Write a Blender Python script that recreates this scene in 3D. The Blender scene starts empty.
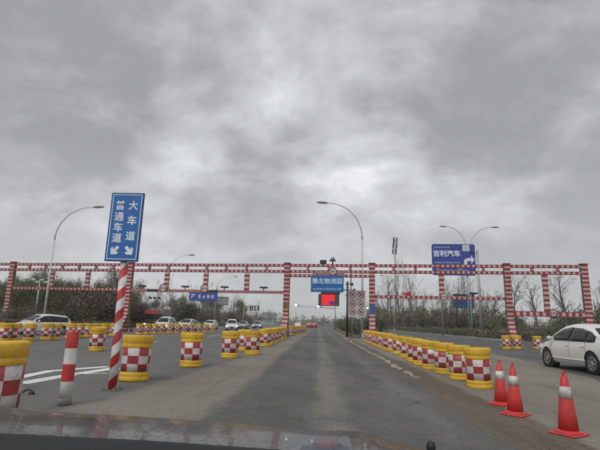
import bpy, math, random
from mathutils import Vector, Matrix, noise
R = math.radians
sc = bpy.context.scene
COL = sc.collection

# ------------------------------------------------------------------ camera
CAM_H = 1.25
F = 460.0                                   # focal length in pixels of a 600 px wide picture
cam_d = bpy.data.cameras.new('camera'); cam = bpy.data.objects.new('camera', cam_d); COL.objects.link(cam)
cam_d.sensor_width = 36; cam_d.lens = 36 * F / 600; cam_d.clip_start = 0.05; cam_d.clip_end = 6000
ROT = Matrix.Rotation(R(2.6), 3, 'Z') @ Matrix.Rotation(R(90 + 12.1), 3, 'X') @ Matrix.Rotation(R(1.5), 3, 'Z')
cam.matrix_world = Matrix.Translation((0, 0, CAM_H)) @ ROT.to_4x4()
sc.camera = cam

# ------------------------------------------------------------------ sky, sun, exposure
SUN_EL, SUN_AZ = R(50), R(205)
w = bpy.data.worlds.new('World'); sc.world = w; w.use_nodes = True
nt = w.node_tree; nt.nodes.clear(); N = nt.nodes.new; Lk = nt.links.new
out = N('ShaderNodeOutputWorld')
sky = N('ShaderNodeTexSky'); sky.sky_type = 'NISHITA'; sky.sun_disc = False
sky.sun_elevation = SUN_EL; sky.sun_rotation = SUN_AZ; sky.dust_density = 3
bg1 = N('ShaderNodeBackground'); bg1.inputs[1].default_value = 0.06; Lk(sky.outputs[0], bg1.inputs[0])
tc = N('ShaderNodeTexCoord'); sep = N('ShaderNodeSeparateXYZ'); Lk(tc.outputs['Generated'], sep.inputs[0])
def mth(op, a, b=None, c=None):
    n = N('ShaderNodeMath'); n.operation = op
    for i, x in enumerate((a, b, c)):
        if x is None: continue
        if isinstance(x, (int, float)): n.inputs[i].default_value = x
        else: Lk(x, n.inputs[i])
    return n.outputs[0]
CLOUDS = [(-32.5, 31.2, 0.34, -0.072), (-31.0, 21.1, 0.26, -0.048), (-27.4, 27.3, 0.2, -0.024), (-10.0, 19.2, 0.24, -0.075), (23.6, 27.6, 0.5, -0.08), (12.8, 25.7, 0.25, -0.032), (-8.9, 10.6, 0.16, -0.04), (27.9, 15.6, 0.2, -0.032), (1.2, 14.7, 0.14, -0.016), (-33.6, 23.4, 0.16, 0.093), (-18.3, 20.8, 0.16, 0.06), (-4.4, 27.5, 0.12, 0.04), (2.4, 20.8, 0.2, 0.076), (30.8, 21.2, 0.15, 0.045), (9.8, 34.7, 0.24, 0.051), (-14.2, 32.7, 0.35, 0.043), (-34.0, 10.1, 0.24, 0.043), (12.4, 12.1, 0.2, 0.01), (-23.9, 17.2, 0.12, 0.043), (-49.4, 18.4, 0.7, -0.04), (47.6, 22.8, 0.7, -0.04)]
zz = mth('ADD', mth('MAXIMUM', sep.outputs[2], 0.0), 0.45)
cx = mth('DIVIDE', sep.outputs[0], zz); cy = mth('DIVIDE', sep.outputs[1], zz)
comb = N('ShaderNodeCombineXYZ'); Lk(cx, comb.inputs[0]); Lk(cy, comb.inputs[1])
def wnoise(scale, detail, rough, dist, off, sx=1, sy=1):
    mp = N('ShaderNodeMapping'); Lk(comb.outputs[0], mp.inputs[0]); mp.inputs['Location'].default_value = off
    mp.inputs['Scale'].default_value = (sx, sy, 1)
    n = N('ShaderNodeTexNoise'); Lk(mp.outputs[0], n.inputs['Vector'])
    n.inputs['Scale'].default_value = scale; n.inputs['Detail'].default_value = detail
    n.inputs['Roughness'].default_value = rough; n.inputs['Distortion'].default_value = dist
    return n.outputs[0]
big = wnoise(1.5, 3, 0.5, 0.3, (4.3, 1.7, 0))
midn = wnoise(3.4, 8, 0.60, 0.35, (1.2, 7.9, 3), 0.85, 1.0)
fine = wnoise(9.5, 5, 0.55, 0.2, (9.2, 2.1, 5))
mix = mth('ADD', mth('ADD', mth('MULTIPLY', big, 0.38), mth('MULTIPLY', midn, 0.52)), mth('MULTIPLY', fine, 0.14))
wv = N('ShaderNodeTexNoise'); Lk(tc.outputs['Generated'], wv.inputs['Vector']); wv.inputs['Scale'].default_value = 6; wv.inputs['Detail'].default_value = 6; wv.inputs['Roughness'].default_value = .6
ws = N('ShaderNodeVectorMath'); ws.operation = 'MULTIPLY_ADD'; Lk(wv.outputs['Color'], ws.inputs[0]); ws.inputs[1].default_value = (.34, .34, .34)
wo = N('ShaderNodeVectorMath'); wo.operation = 'SUBTRACT'; Lk(tc.outputs['Generated'], wo.inputs[0]); wo.inputs[1].default_value = (.17, .17, .17); Lk(wo.outputs[0], ws.inputs[2])
# the larger cloud masses: (azimuth from the road, elevation, size, brightness), degrees
for az_, el_, r_, a_ in CLOUDS:
    d0 = (math.sin(R(az_))*math.cos(R(el_)), math.cos(R(az_))*math.cos(R(el_)), math.sin(R(el_)))
    ds = N('ShaderNodeVectorMath'); ds.operation = 'DISTANCE'; Lk(ws.outputs[0], ds.inputs[0]); ds.inputs[1].default_value = d0
    mp_ = N('ShaderNodeMapRange'); mp_.interpolation_type = 'SMOOTHSTEP'; Lk(ds.outputs['Value'], mp_.inputs[0]); mp_.inputs[1].default_value = r_; mp_.inputs[2].default_value = 0.0; mp_.inputs[3].default_value = 0.0; mp_.inputs[4].default_value = a_
    mix = mth('ADD', mix, mp_.outputs[0])
rmp = N('ShaderNodeValToRGB'); Lk(mix, rmp.inputs[0])
el = rmp.color_ramp.elements
el[0].position = 0.40; el[0].color = (0.262, 0.27, 0.285, 1)
el[1].position = 0.665; el[1].color = (0.74, 0.75, 0.755, 1)
for p_, v_ in ((0.455, .33), (0.505, .41), (0.55, .48), (0.60, .57)):
    e_ = el.new(p_); e_.color = (v_ * .975, v_, v_ * 1.03, 1)
hz = N('ShaderNodeMapRange'); Lk(sep.outputs[2], hz.inputs[0])
hz.inputs[1].default_value = 0.0; hz.inputs[2].default_value = 0.34; hz.inputs[3].default_value = 0.65; hz.inputs[4].default_value = 0.0
hm = N('ShaderNodeMix'); hm.data_type = 'RGBA'; Lk(hz.outputs[0], hm.inputs[0]); Lk(rmp.outputs[0], hm.inputs[6]); hm.inputs[7].default_value = (0.52, 0.53, 0.54, 1)
bg2 = N('ShaderNodeBackground'); Lk(hm.outputs[2], bg2.inputs[0]); bg2.inputs[1].default_value = 1.12
ms = N('ShaderNodeMixShader'); ms.inputs[0].default_value = 0.95; Lk(bg1.outputs[0], ms.inputs[1]); Lk(bg2.outputs[0], ms.inputs[2])
Lk(ms.outputs[0], out.inputs[0])

sd = bpy.data.lights.new('sun', 'SUN'); so = bpy.data.objects.new('sun', sd); COL.objects.link(so)
sd.energy = 1.3; sd.angle = R(40); sd.color = (1, .97, .93)
so.rotation_euler = Vector((math.sin(SUN_AZ) * math.cos(SUN_EL), math.cos(SUN_AZ) * math.cos(SUN_EL), math.sin(SUN_EL))).to_track_quat('Z', 'Y').to_euler()
sc.view_settings.view_transform = 'Standard'; sc.view_settings.look = 'None'
sc.view_settings.exposure = 0.28; sc.view_settings.gamma = 1; sc.view_settings.use_curve_mapping = False
sc.render.engine = 'CYCLES'
sc.cycles.max_bounces = 6; sc.cycles.volume_bounces = 1; sc.cycles.transparent_max_bounces = 6

# ------------------------------------------------------------------ helpers
def ray(px, py): return ROT @ Vector(((px - 300) / F, (225 - py) / F, -1))
def at(px, py, z=0.0):
    d = ray(px, py); t = (z - CAM_H) / d.z
    return Vector((d.x * t, d.y * t, z))
def aty(px, py, y):
    d = ray(px, py); t = y / d.y
    return Vector((d.x * t, y, CAM_H + d.z * t))
def gx(px, y):                                  # ground x of picture column px at distance y
    py = 325
    for _ in range(6):
        d = ray(px, py); t = y / d.y
        py += (CAM_H + d.z * t) * F / y
    return aty(px, py, y).x

class MB:
    def __init__(s): s.v = []; s.f = []; s.m = []; s.sm = []
    def add(s, vs, fs, m=0, smooth=False):
        o = len(s.v); s.v += [tuple(v) for v in vs]
        for i, f in enumerate(fs):
            s.f.append(tuple(o + k for k in f)); s.m.append(m[i] if isinstance(m, (list, tuple)) else m); s.sm.append(smooth)
    def box(s, c, d, m=0, rot=None):
        x, y, z = d[0] / 2, d[1] / 2, d[2] / 2
        vs = [Vector(p) for p in ((-x,-y,-z),(x,-y,-z),(x,y,-z),(-x,y,-z),(-x,-y,z),(x,-y,z),(x,y,z),(-x,y,z))]
        if rot is not None: vs = [rot @ p for p in vs]
        s.add([p + Vector(c) for p in vs], [(0,3,2,1),(4,5,6,7),(0,1,5,4),(1,2,6,5),(2,3,7,6),(3,0,4,7)], m)
    def bbox(s, c, d, b=0.02, m=0):              # box with chamfered vertical edges and top rim
        x, y, z = d[0] / 2, d[1] / 2, d[2] / 2
        def ring(k, zz): return [(-x+k,-y,zz),(x-k,-y,zz),(x,-y+k,zz),(x,y-k,zz),(x-k,y,zz),(-x+k,y,zz),(-x,y-k,zz),(-x,-y+k,zz)]
        def inset(k, zz): return [(px*(x-k)/x, py*(y-k)/y, zz) for px, py, _ in ring(b, 0)]
        rs = [inset(b, -z), ring(b, -z + b), ring(b, z - b), inset(b, z)]
        vs = [Vector(p) + Vector(c) for r in rs for p in r]; fs = []
        for i in range(3):
            for k in range(8): fs.append((i*8+k, i*8+(k+1)%8, (i+1)*8+(k+1)%8, (i+1)*8+k))
        fs.append(tuple(range(7,-1,-1))); fs.append(tuple(24+k for k in range(8)))
        s.add(vs, fs, m)
    def tube(s, pts, rad, n=8, m=0, caps=True, smooth=True):
        pts = [Vector(p) for p in pts]
        if not isinstance(rad, (list, tuple)): rad = [rad] * len(pts)
        vs = []; prev = None
        for i, p in enumerate(pts):
            t = (pts[min(i+1, len(pts)-1)] - pts[max(i-1, 0)])
            t = t.normalized() if t.length > 1e-9 else Vector((0, 0, 1))
            if prev is None:
                a = t.orthogonal().normalized()
            else:
                a = prev - t * prev.dot(t); a = a.normalized() if a.length > 1e-6 else t.orthogonal().normalized()
            prev = a; b = t.cross(a)
            for k in range(n):
                an = 2 * math.pi * k / n
                vs.append(p + (a * math.cos(an) + b * math.sin(an)) * rad[i])
        fs = [(i*n+k, i*n+(k+1)%n, (i+1)*n+(k+1)%n, (i+1)*n+k) for i in range(len(pts)-1) for k in range(n)]
        s.add(vs, fs, m, smooth)
        if caps and n > 2:
            o = len(s.v) - len(vs); q = len(vs)
            s.f.append(tuple(o + k for k in range(n-1, -1, -1))); s.m.append(m); s.sm.append(False)
            s.f.append(tuple(o + q - n + k for k in range(n))); s.m.append(m); s.sm.append(False)
    def lathe(s, prof, n=24, m=0, c=(0,0,0), axis='Z', smooth=True, mf=None):
        c = Vector(c); vs = []
        for r, z in prof:
            for k in range(n):
                a = 2 * math.pi * k / n; x, y = r * math.cos(a), r * math.sin(a)
                vs.append(c + (Vector((x, y, z)) if axis == 'Z' else Vector((z, x, y))))
        fs = []; ml = []
        for i in range(len(prof)-1):
            for k in range(n):
                fs.append((i*n+k, i*n+(k+1)%n, (i+1)*n+(k+1)%n, (i+1)*n+k)); ml.append(mf(i, k) if mf else m)
        s.add(vs, fs, ml, smooth)
        o = len(s.v) - len(vs)
        for i, rev in ((0, True), (len(prof)-1, False)):
            if prof[i][0] > 1e-4:
                idx = [o + i*n + k for k in range(n)]
                s.f.append(tuple(reversed(idx)) if rev else tuple(idx)); s.m.append(m); s.sm.append(False)
    def prism(s, poly, a, b, plane='XZ', m=0):   # poly extruded along the third axis from a to b
        n = len(poly)
        def P(p, t): return {'XZ': (p[0], t, p[1]), 'YZ': (t, p[0], p[1]), 'XY': (p[0], p[1], t)}[plane]
        vs = [P(p, a) for p in poly] + [P(p, b) for p in poly]
        fs = [tuple(range(n)), tuple(range(2*n-1, n-1, -1))] + [(i, n+i, n+(i+1)%n, (i+1)%n) for i in range(n)]
        s.add(vs, fs, m)
    def build(s, name, mats, parent=None, loc=None):
        me = bpy.data.meshes.new(name); me.from_pydata(s.v, [], s.f)
        for mt in (mats if isinstance(mats, (list, tuple)) else [mats]): me.materials.append(mt)
        me.polygons.foreach_set('material_index', s.m); me.polygons.foreach_set('use_smooth', s.sm)
        me.update()
        o = bpy.data.objects.new(name, me); COL.objects.link(o)
        if parent is not None: o.parent = parent
        if loc is not None: o.location = loc
        return o
def fixn(o):                                     # consistent outward normals
    import bmesh
    bm = bmesh.new(); bm.from_mesh(o.data); bmesh.ops.recalc_face_normals(bm, faces=bm.faces); bm.to_mesh(o.data); bm.free(); return o
def tag(o, label=None, cat=None, group=None, kind=None):
    if label: o['label'] = label
    if cat: o['category'] = cat
    if group: o['group'] = group
    if kind: o['kind'] = kind
    return o
def empty(name, loc=(0,0,0), rz=0, label=None, cat=None, group=None):
    o = bpy.data.objects.new(name, None); COL.objects.link(o); o.location = loc; o.rotation_euler = (0, 0, rz)
    o.empty_display_size = .2
    return tag(o, label, cat, group)
KIDS = {}
def copy_tree(o, parent=None):
    c = o.copy(); COL.objects.link(c)
    if parent is not None: c.parent = parent
    for ch in o.children_recursive:
        if ch.parent == o: copy_tree(ch, c)
    return c
def smooth_by_angle(o, ang=40):
    me = o.data; me.polygons.foreach_set('use_smooth', [True] * len(me.polygons))
    try: me.set_sharp_from_angle(angle=R(ang))
    except Exception: pass
    return o

# ------------------------------------------------------------------ materials
MATS = {}
def mat(name, col, rough=0.6, metal=0.0, var=0.18, scale=3.0, dirt=0.0, dirtcol=(.16,.14,.115), bump=0.0, bscale=40, coat=0.0, emit=None, estr=0, spec=0.5, stretch=None, world=False):
    if name in MATS: return MATS[name]
    m = bpy.data.materials.new(name); m.use_nodes = True; t = m.node_tree; b = t.nodes['Principled BSDF']
    b.inputs['Roughness'].default_value = rough; b.inputs['Metallic'].default_value = metal
    b.inputs['Coat Weight'].default_value = coat; b.inputs['Specular IOR Level'].default_value = spec
    tcn = t.nodes.new('ShaderNodeTexCoord'); vec = tcn.outputs['Object']
    if world:
        g = t.nodes.new('ShaderNodeNewGeometry'); vec = g.outputs['Position']
    if stretch:
        mp = t.nodes.new('ShaderNodeMapping'); mp.inputs['Scale'].default_value = stretch; t.links.new(vec, mp.inputs[0]); svec = mp.outputs[0]
    else: svec = vec
    n = t.nodes.new('ShaderNodeTexNoise'); n.inputs['Scale'].default_value = scale; n.inputs['Detail'].default_value = 6; n.inputs['Roughness'].default_value = .65
    t.links.new(svec, n.inputs['Vector'])
    mr = t.nodes.new('ShaderNodeMapRange'); t.links.new(n.outputs[0], mr.inputs[0])
    mr.inputs[1].default_value = .3; mr.inputs[2].default_value = .7; mr.inputs[3].default_value = 1 - var; mr.inputs[4].default_value = 1 + var
    mx = t.nodes.new('ShaderNodeVectorMath'); mx.operation = 'SCALE'; mx.inputs[0].default_value = col[:3]; t.links.new(mr.outputs[0], mx.inputs['Scale'])
    cur = mx.outputs[0]
    oi = t.nodes.new('ShaderNodeObjectInfo'); ro = t.nodes.new('ShaderNodeMapRange'); t.links.new(oi.outputs['Random'], ro.inputs[0]); ro.inputs[3].default_value = .88 if dirt else .95; ro.inputs[4].default_value = 1.06
    mo = t.nodes.new('ShaderNodeVectorMath'); mo.operation = 'SCALE'; t.links.new(cur, mo.inputs[0]); t.links.new(ro.outputs[0], mo.inputs['Scale']); cur = mo.outputs[0]
    addo = t.nodes.new('ShaderNodeVectorMath'); addo.operation = 'SCALE'; addo.inputs[0].default_value = (37, 53, 71); t.links.new(oi.outputs['Random'], addo.inputs['Scale'])
    va = t.nodes.new('ShaderNodeVectorMath'); va.operation = 'ADD'; t.links.new(vec, va.inputs[0]); t.links.new(addo.outputs[0], va.inputs[1])
    if not stretch: t.links.new(va.outputs[0], n.inputs['Vector'])
    if dirt > 0:
        n2 = t.nodes.new('ShaderNodeTexNoise'); n2.inputs['Scale'].default_value = scale * 1.7; n2.inputs['Detail'].default_value = 8; n2.inputs['Roughness'].default_value = .7
        t.links.new(va.outputs[0], n2.inputs['Vector'])
        r2 = t.nodes.new('ShaderNodeMapRange'); t.links.new(n2.outputs[0], r2.inputs[0])
        r2.inputs[1].default_value = .42; r2.inputs[2].default_value = .72; r2.inputs[3].default_value = dirt * .25; r2.inputs[4].default_value = dirt
        m2 = t.nodes.new('ShaderNodeMix'); m2.data_type = 'RGBA'; t.links.new(r2.outputs[0], m2.inputs[0]); t.links.new(cur, m2.inputs[6]); m2.inputs[7].default_value = (*dirtcol, 1)
        cur = m2.outputs[2]
    t.links.new(cur, b.inputs['Base Color'])
    if bump > 0:
        n3 = t.nodes.new('ShaderNodeTexNoise'); n3.inputs['Scale'].default_value = bscale; n3.inputs['Detail'].default_value = 4; t.links.new(vec, n3.inputs['Vector'])
        bp = t.nodes.new('ShaderNodeBump'); bp.inputs['Strength'].default_value = bump; bp.inputs['Distance'].default_value = .01
        t.links.new(n3.outputs[0], bp.inputs['Height']); t.links.new(bp.outputs[0], b.inputs['Normal'])
    if emit:
        b.inputs['Emission Color'].default_value = (*emit, 1); b.inputs['Emission Strength'].default_value = estr
    MATS[name] = m; return m

RED = mat('faded_red_paint', (.265,.009,.017), .6, dirt=.22, dirtcol=(.30,.20,.18), scale=2.5)
WHT = mat('dusty_white_paint', (.50,.43,.42), .6, dirt=.5, dirtcol=(.34,.25,.23), scale=2.5)
REFR = mat('red_reflective_sheet', (.36,.008,.020), .42, dirt=.45, scale=6)
REFW = mat('white_reflective_sheet', (.70,.67,.65), .42, dirt=.65, scale=6)
YEL = mat('yellow_plastic', (.72,.43,.018), .5, dirt=.36, dirtcol=(.26,.17,.06), scale=5)
YELP = mat('dull_yellow_paint', (.20,.115,.025), .65, dirt=.6, dirtcol=(.09,.07,.05), scale=2)
CONER = mat('orange_red_rubber', (.60,.022,.020), .5, dirt=.30, scale=7)
GALV = mat('galvanised_steel', (.42,.44,.45), .5, .4, dirt=.2)
LAMPG = mat('pale_grey_paint', (.50,.52,.53), .5, .1)
DARK = mat('dark_grey_metal', (.035,.036,.038), .6)
BLACK = mat('black_plastic', (.014,.014,.015), .6)
RUB = mat('tyre_rubber', (.018,.018,.018), .85)
BLUE = mat('blue_sign_sheet', (.010,.125,.40), .4, var=.08, dirt=.15, dirtcol=(.1,.13,.18))
BLUEN = mat('navy_billboard_sheet', (.018,.050,.30), .45, var=.1, dirt=.15, dirtcol=(.1,.11,.16))
BLUEB = mat('mid_blue_board', (.022,.07,.36), .5, var=.1, dirt=.2, dirtcol=(.1,.12,.2))
SIGNW = mat('white_sign_lettering', (.72,.74,.76), .5, var=.05)
CYANW = mat('pale_cyan_lettering', (.55,.72,.80), .5, var=.05)
BOARDW = mat('off_white_board', (.55,.54,.53), .6, dirt=.3, dirtcol=(.3,.29,.28))
GREYB = mat('grey_board_back', (.26,.28,.26), .7, dirt=.3)
CARW = mat('white_car_paint', (.70,.69,.67), .3, var=.03, coat=.6, dirt=.10, scale=1.5)
CARR = mat('red_car_paint', (.42,.02,.02), .3, var=.05, coat=.5)
CARS = mat('silver_car_paint', (.36,.37,.38), .3, .5, var=.05, coat=.5)
GLASS = mat('tinted_window_glass', (.010,.012,.013), .08, var=.02, spec=.35)
ALLOY = mat('alloy_wheel', (.5,.51,.52), .32, .8, var=.06)
HEADL = mat('headlamp_lens', (.55,.57,.6), .12, var=.02)
HEADLON = mat('lit_headlamp', (.9,.9,.85), .3, emit=(1,.95,.82), estr=5)
TAIL = mat('tail_lamp_lens', (.4,.01,.012), .15, var=.03)
BARK = mat('grey_brown_bark', (.115,.10,.085), .9, var=.3, scale=8)
BARKD = mat('dark_twigs', (.075,.062,.052), .9, var=.3, scale=8)
L1 = mat('olive_leaf', (.150,.150,.072), .7, var=.35, scale=1.2)
L2 = mat('fresh_leaf', (.200,.200,.100), .7, var=.3, scale=1.2)
L3 = mat('deep_leaf', (.080,.090,.046), .7, var=.35, scale=1.2)
P1 = mat('plum_leaf', (.115,.066,.070), .7, var=.3, scale=1.2)
P2 = mat('brown_leaf', (.125,.088,.066), .75, var=.3, scale=1.2)
P3 = mat('brown_grey_twig_mass', (.165,.142,.112), .85, var=.3, scale=1.2)

# ------------------------------------------------------------------ ground, roads, markings
def sheet(name, poly, z, m, kind='structure', step=None, jag=0.0, seed=0):
    pts = []
    n = len(poly)
    for i in range(n):
        a, b = Vector((*poly[i], 0)), Vector((*poly[(i+1) % n], 0))
        k = max(1, int((b - a).length / step)) if step else 1
        k = min(k, 420)
        d = (b - a).normalized(); nn = Vector((-d.y, d.x, 0))
        for j in range(k):
            p = a.lerp(b, j / k)
            o = 0
            if jag and j > 0:
                q = Vector((p.x * 1.0 + seed, p.y * 1.0, seed))
                o = jag * (noise.noise(q * .35) * 1.3 + noise.noise(q * 1.3) * .7 + noise.noise(q * 4.7) * .35 + noise.noise(q * 13) * .2)
            pts.append(p + nn * o)
    me = bpy.data.meshes.new(name)
    import bmesh
    bm = bmesh.new(); f = bm.faces.new([bm.verts.new((p.x, p.y, z)) for p in pts])
    bm.normal_update()
    if f.normal.z < 0: f.normal_flip()
    bmesh.ops.triangulate(bm, faces=[f]); bm.to_mesh(me); bm.free(); me.materials.append(m)
    o = bpy.data.objects.new(name, me); COL.objects.link(o); tag(o, kind=kind); return o

def road_mat(name, base, light, dark, grain=.5, lane=None, rough=.85, blends=(), cracks=0):
    m = bpy.data.materials.new(name); m.use_nodes = True; t = m.node_tree; b = t.nodes['Principled BSDF']; b.inputs['Roughness'].default_value = rough
    g = t.nodes.new('ShaderNodeNewGeometry'); P = g.outputs['Position']
    def no(scale, det, ro, st=(1,1,1), off=(0,0,0)):
        mp = t.nodes.new('ShaderNodeMapping'); mp.inputs['Scale'].default_value = st; mp.inputs['Location'].default_value = off; t.links.new(P, mp.inputs[0])
        n = t.nodes.new('ShaderNodeTexNoise'); n.inputs['Scale'].default_value = scale; n.inputs['Detail'].default_value = det; n.inputs['Roughness'].default_value = ro
        t.links.new(mp.outputs[0], n.inputs['Vector']); return n.outputs[0]
    def rng(v, a, b_, c=0., d=1.):
        r = t.nodes.new('ShaderNodeMapRange'); r.interpolation_type = 'SMOOTHSTEP'; t.links.new(v, r.inputs[0])
        for i, x in enumerate((a, b_, c, d)): r.inputs[i+1].default_value = x
        return r.outputs[0]
    def mixc(f, a, b_):
        x = t.nodes.new('ShaderNodeMix'); x.data_type = 'RGBA'
        t.links.new(f, x.inputs[0])
        for v, i in ((a, 6), (b_, 7)):
            if isinstance(v, tuple): x.inputs[i].default_value = (*v, 1)
            else: t.links.new(v, x.inputs[i])
        return x.outputs[2]
    def M(op, *args):
        n = t.nodes.new('ShaderNodeMath'); n.operation = op
        for i, x in enumerate(args):
            if isinstance(x, (int, float)): n.inputs[i].default_value = x
            else: t.links.new(x, n.inputs[i])
        return n.outputs[0]
    def layer(base, light, dark):
        c = mixc(rng(no(.35, 6, .65, (1, .35, 1)), .38, .66), base, light)
        c = mixc(rng(no(.8, 7, .7, (1.4, .22, 1), (7, 3, 0)), .52, .70, 0, .8), c, dark)
        c = mixc(rng(no(2.6, 8, .75, (1, .6, 1), (2, 9, 0)), .50, .68, 0, .5), c, light)
        return mixc(rng(no(9, 6, .75, (1, 1, 1), (5, 1, 0)), .50, .66, 0, .45), c, dark)
    c = layer(base, light, dark)
    if lane:                                           # dust carried along the wheel-free strips
        sp = t.nodes.new('ShaderNodeSeparateXYZ'); t.links.new(P, sp.inputs[0])
        for xc, wd, amt, dcol in lane:
            s_ = t.nodes.new('ShaderNodeMath'); s_.operation = 'SUBTRACT'; t.links.new(sp.outputs[0], s_.inputs[0]); s_.inputs[1].default_value = xc
            wob = t.nodes.new('ShaderNodeMath'); wob.operation = 'MULTIPLY_ADD'; t.links.new(no(.22, 3, .6, (0.2,1,1), (xc*9,0,0)), wob.inputs[0]); wob.inputs[1].default_value = .5; t.links.new(s_.outputs[0], wob.inputs[2])
            s2 = t.nodes.new('ShaderNodeMath'); s2.operation = 'SUBTRACT'; t.links.new(wob.outputs[0], s2.inputs[0]); s2.inputs[1].default_value = .25
            a_ = t.nodes.new('ShaderNodeMath'); a_.operation = 'ABSOLUTE'; t.links.new(s2.outputs[0], a_.inputs[0])
            f1 = rng(a_.outputs[0], wd, wd * .15, 0, amt)
            mu = t.nodes.new('ShaderNodeMath'); mu.operation = 'MULTIPLY'; t.links.new(f1, mu.inputs[0]); t.links.new(rng(no(1.6, 8, .78, (1, .4, 1), (xc, 5, 0)), .36, .58), mu.inputs[1])
            c = mixc(mu.outputs[0], c, dcol)
    for side, edge, soft, cols in blends:              # dust and dirt creeping over an edge of the surface
        sp2 = t.nodes.new('ShaderNodeSeparateXYZ'); t.links.new(P, sp2.inputs[0])
        x_, y_ = sp2.outputs[0], sp2.outputs[1]
        e_ = edge if not callable(edge) else edge(M, y_)
        d_ = M('MULTIPLY', M('SUBTRACT', x_, e_), side)
        nz_ = M('ADD', M('MULTIPLY', M('SUBTRACT', no(.45, 5, .6, (1,.5,1), (edge if not callable(edge) else 3,0,0)), .5), .7), M('MULTIPLY', M('SUBTRACT', no(3.2, 7, .7, (1,.6,1), (side,4,0)), .5), .7))
        c = mixc(rng(M('ADD', d_, nz_), -soft, soft), c, layer(*cols))
    gr = t.nodes.new('ShaderNodeMath'); gr.operation = 'MULTIPLY_ADD'; t.links.new(rng(M('ADD', M('MULTIPLY', no(60, 3, .8), .6), M('MULTIPLY', no(24, 4, .8, (1,1,1), (3,3,0)), .4)), .36, .64), gr.inputs[0]); gr.inputs[1].default_value = grain; gr.inputs[2].default_value = 1 - grain * .5
    if cracks:
        vmp = t.nodes.new('ShaderNodeVectorMath'); vmp.operation = 'ADD'; t.links.new(P, vmp.inputs[0])
        dn = t.nodes.new('ShaderNodeTexNoise'); dn.inputs['Scale'].default_value = 1.6; dn.inputs['Detail'].default_value = 6; t.links.new(P, dn.inputs['Vector'])
        dsc = t.nodes.new('ShaderNodeVectorMath'); dsc.operation = 'SCALE'; dsc.inputs['Scale'].default_value = .9; t.links.new(dn.outputs['Color'], dsc.inputs[0]); t.links.new(dsc.outputs[0], vmp.inputs[1])
        vr = t.nodes.new('ShaderNodeTexVoronoi'); vr.feature = 'DISTANCE_TO_EDGE'; vr.inputs['Scale'].default_value = .42; t.links.new(vmp.outputs[0], vr.inputs['Vector'])
        fk = M('MULTIPLY', rng(vr.outputs['Distance'], .010, .003), M('MULTIPLY', rng(no(.3, 3, .6, (1,1,1), (11,2,0)), .48, .58), cracks))
        c = mixc(fk, c, (.03,.03,.03))
    sc_ = t.nodes.new('ShaderNodeVectorMath'); sc_.operation = 'SCALE'; t.links.new(c, sc_.inputs[0]); t.links.new(gr.outputs[0], sc_.inputs['Scale'])
    t.links.new(sc_.outputs[0], b.inputs['Base Color'])
    bp = t.nodes.new('ShaderNodeBump'); bp.inputs['Strength'].default_value = .5; bp.inputs['Distance'].default_value = .01
    t.links.new(no(38, 5, .7), bp.inputs['Height']); t.links.new(bp.outputs[0], b.inputs['Normal'])
    return m
C_APR = ((.168,.150,.123), (.214,.195,.165), (.113,.098,.079))
C_ROADL = ((.102,.102,.101), (.136,.134,.128), (.074,.074,.073))
C_DIRT = ((.098,.074,.050), (.140,.112,.080), (.050,.038,.027))
M_LANE = road_mat('worn_lane_asphalt', (.066,.067,.066), (.132,.128,.118), (.044,.044,.044), .9, cracks=.7, lane=[(0.20, .40, .68, (.205,.187,.155)), (-0.85, .35, .30, (.125,.12,.11)), (1.65, .42, .6, (.15,.146,.136))],
    blends=[(-1, -1.50, .16, C_APR), (1, 2.16, .09, C_DIRT), (1, 2.98, .09, C_APR)])
M_ROADL = road_mat('grey_asphalt', *C_ROADL, .7, cracks=.8)
M_ROADR = road_mat('dark_asphalt', (.074,.074,.074), (.102,.100,.097), (.055,.055,.054), .6)
M_APR = road_mat('dusty_concrete', *C_APR, .5, cracks=.5, blends=[(-1, lambda M, y: M('SUBTRACT', -2.4, M('DIVIDE', 9.0, M('ADD', M('MAXIMUM', y, 1.0), 1.0))), .14, C_ROADL)])
M_STRIP = road_mat('dusty_concrete_strip', *C_APR, .5)
M_VERGE = road_mat('verge_soil', (.085,.078,.050), (.10,.10,.05), (.055,.05,.035), .6)
M_MARK = road_mat('worn_white_marking', (.62,.62,.61), (.70,.70,.69), (.30,.30,.295), .4)

S = 1500
sheet('ground', [(-S,-S/10),(S,-S/10),(S,S),(-S,S)], -.020, M_VERGE)
sheet('carriageway_across_the_barrels', [(-26,-20),(-1,-20),(-1,700),(-26,700)], -.016, M_ROADL).name = 'side_road'
sheet('cross_road', [(2.0,-20),(20.4,-20),(20.4,46),(20.6,700),(5.0,700),(3.6,60),(2.0,46)], -.012, M_ROADR)
sheet('concrete_apron', [(-5.6,-20),(-.9,-20),(-.9,75),(-1.6,75),(-4.4,60),(-4.4,14),(-5.6,8)], -.008, M_APR)
sheet('concrete_strip', [(1.9,-20),(5.6,-20),(6.0,5),(7.1,11.8),(8.6,20),(9.3,27),(7.0,37),(5.0,47),(3.4,60),(2.2,80),(1.9,80)], -.008, M_STRIP, step=.12, jag=.17, seed=8)
sheet('lane', [(-2.6,-20),(3.5,-20),(3.5,44),(2.6,52),(2.6,700),(-1.7,700),(-1.7,76),(-2.6,70)], -.004, M_LANE)
# planted strip to the right of the lane beyond the gantry
sheet('planting_strip', [(3.0,46),(5.6,46),(7.5,60),(8.5,90),(9.0,400),(3.0,400)], -.006, M_VERGE, step=1, jag=.1, seed=2)

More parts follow.
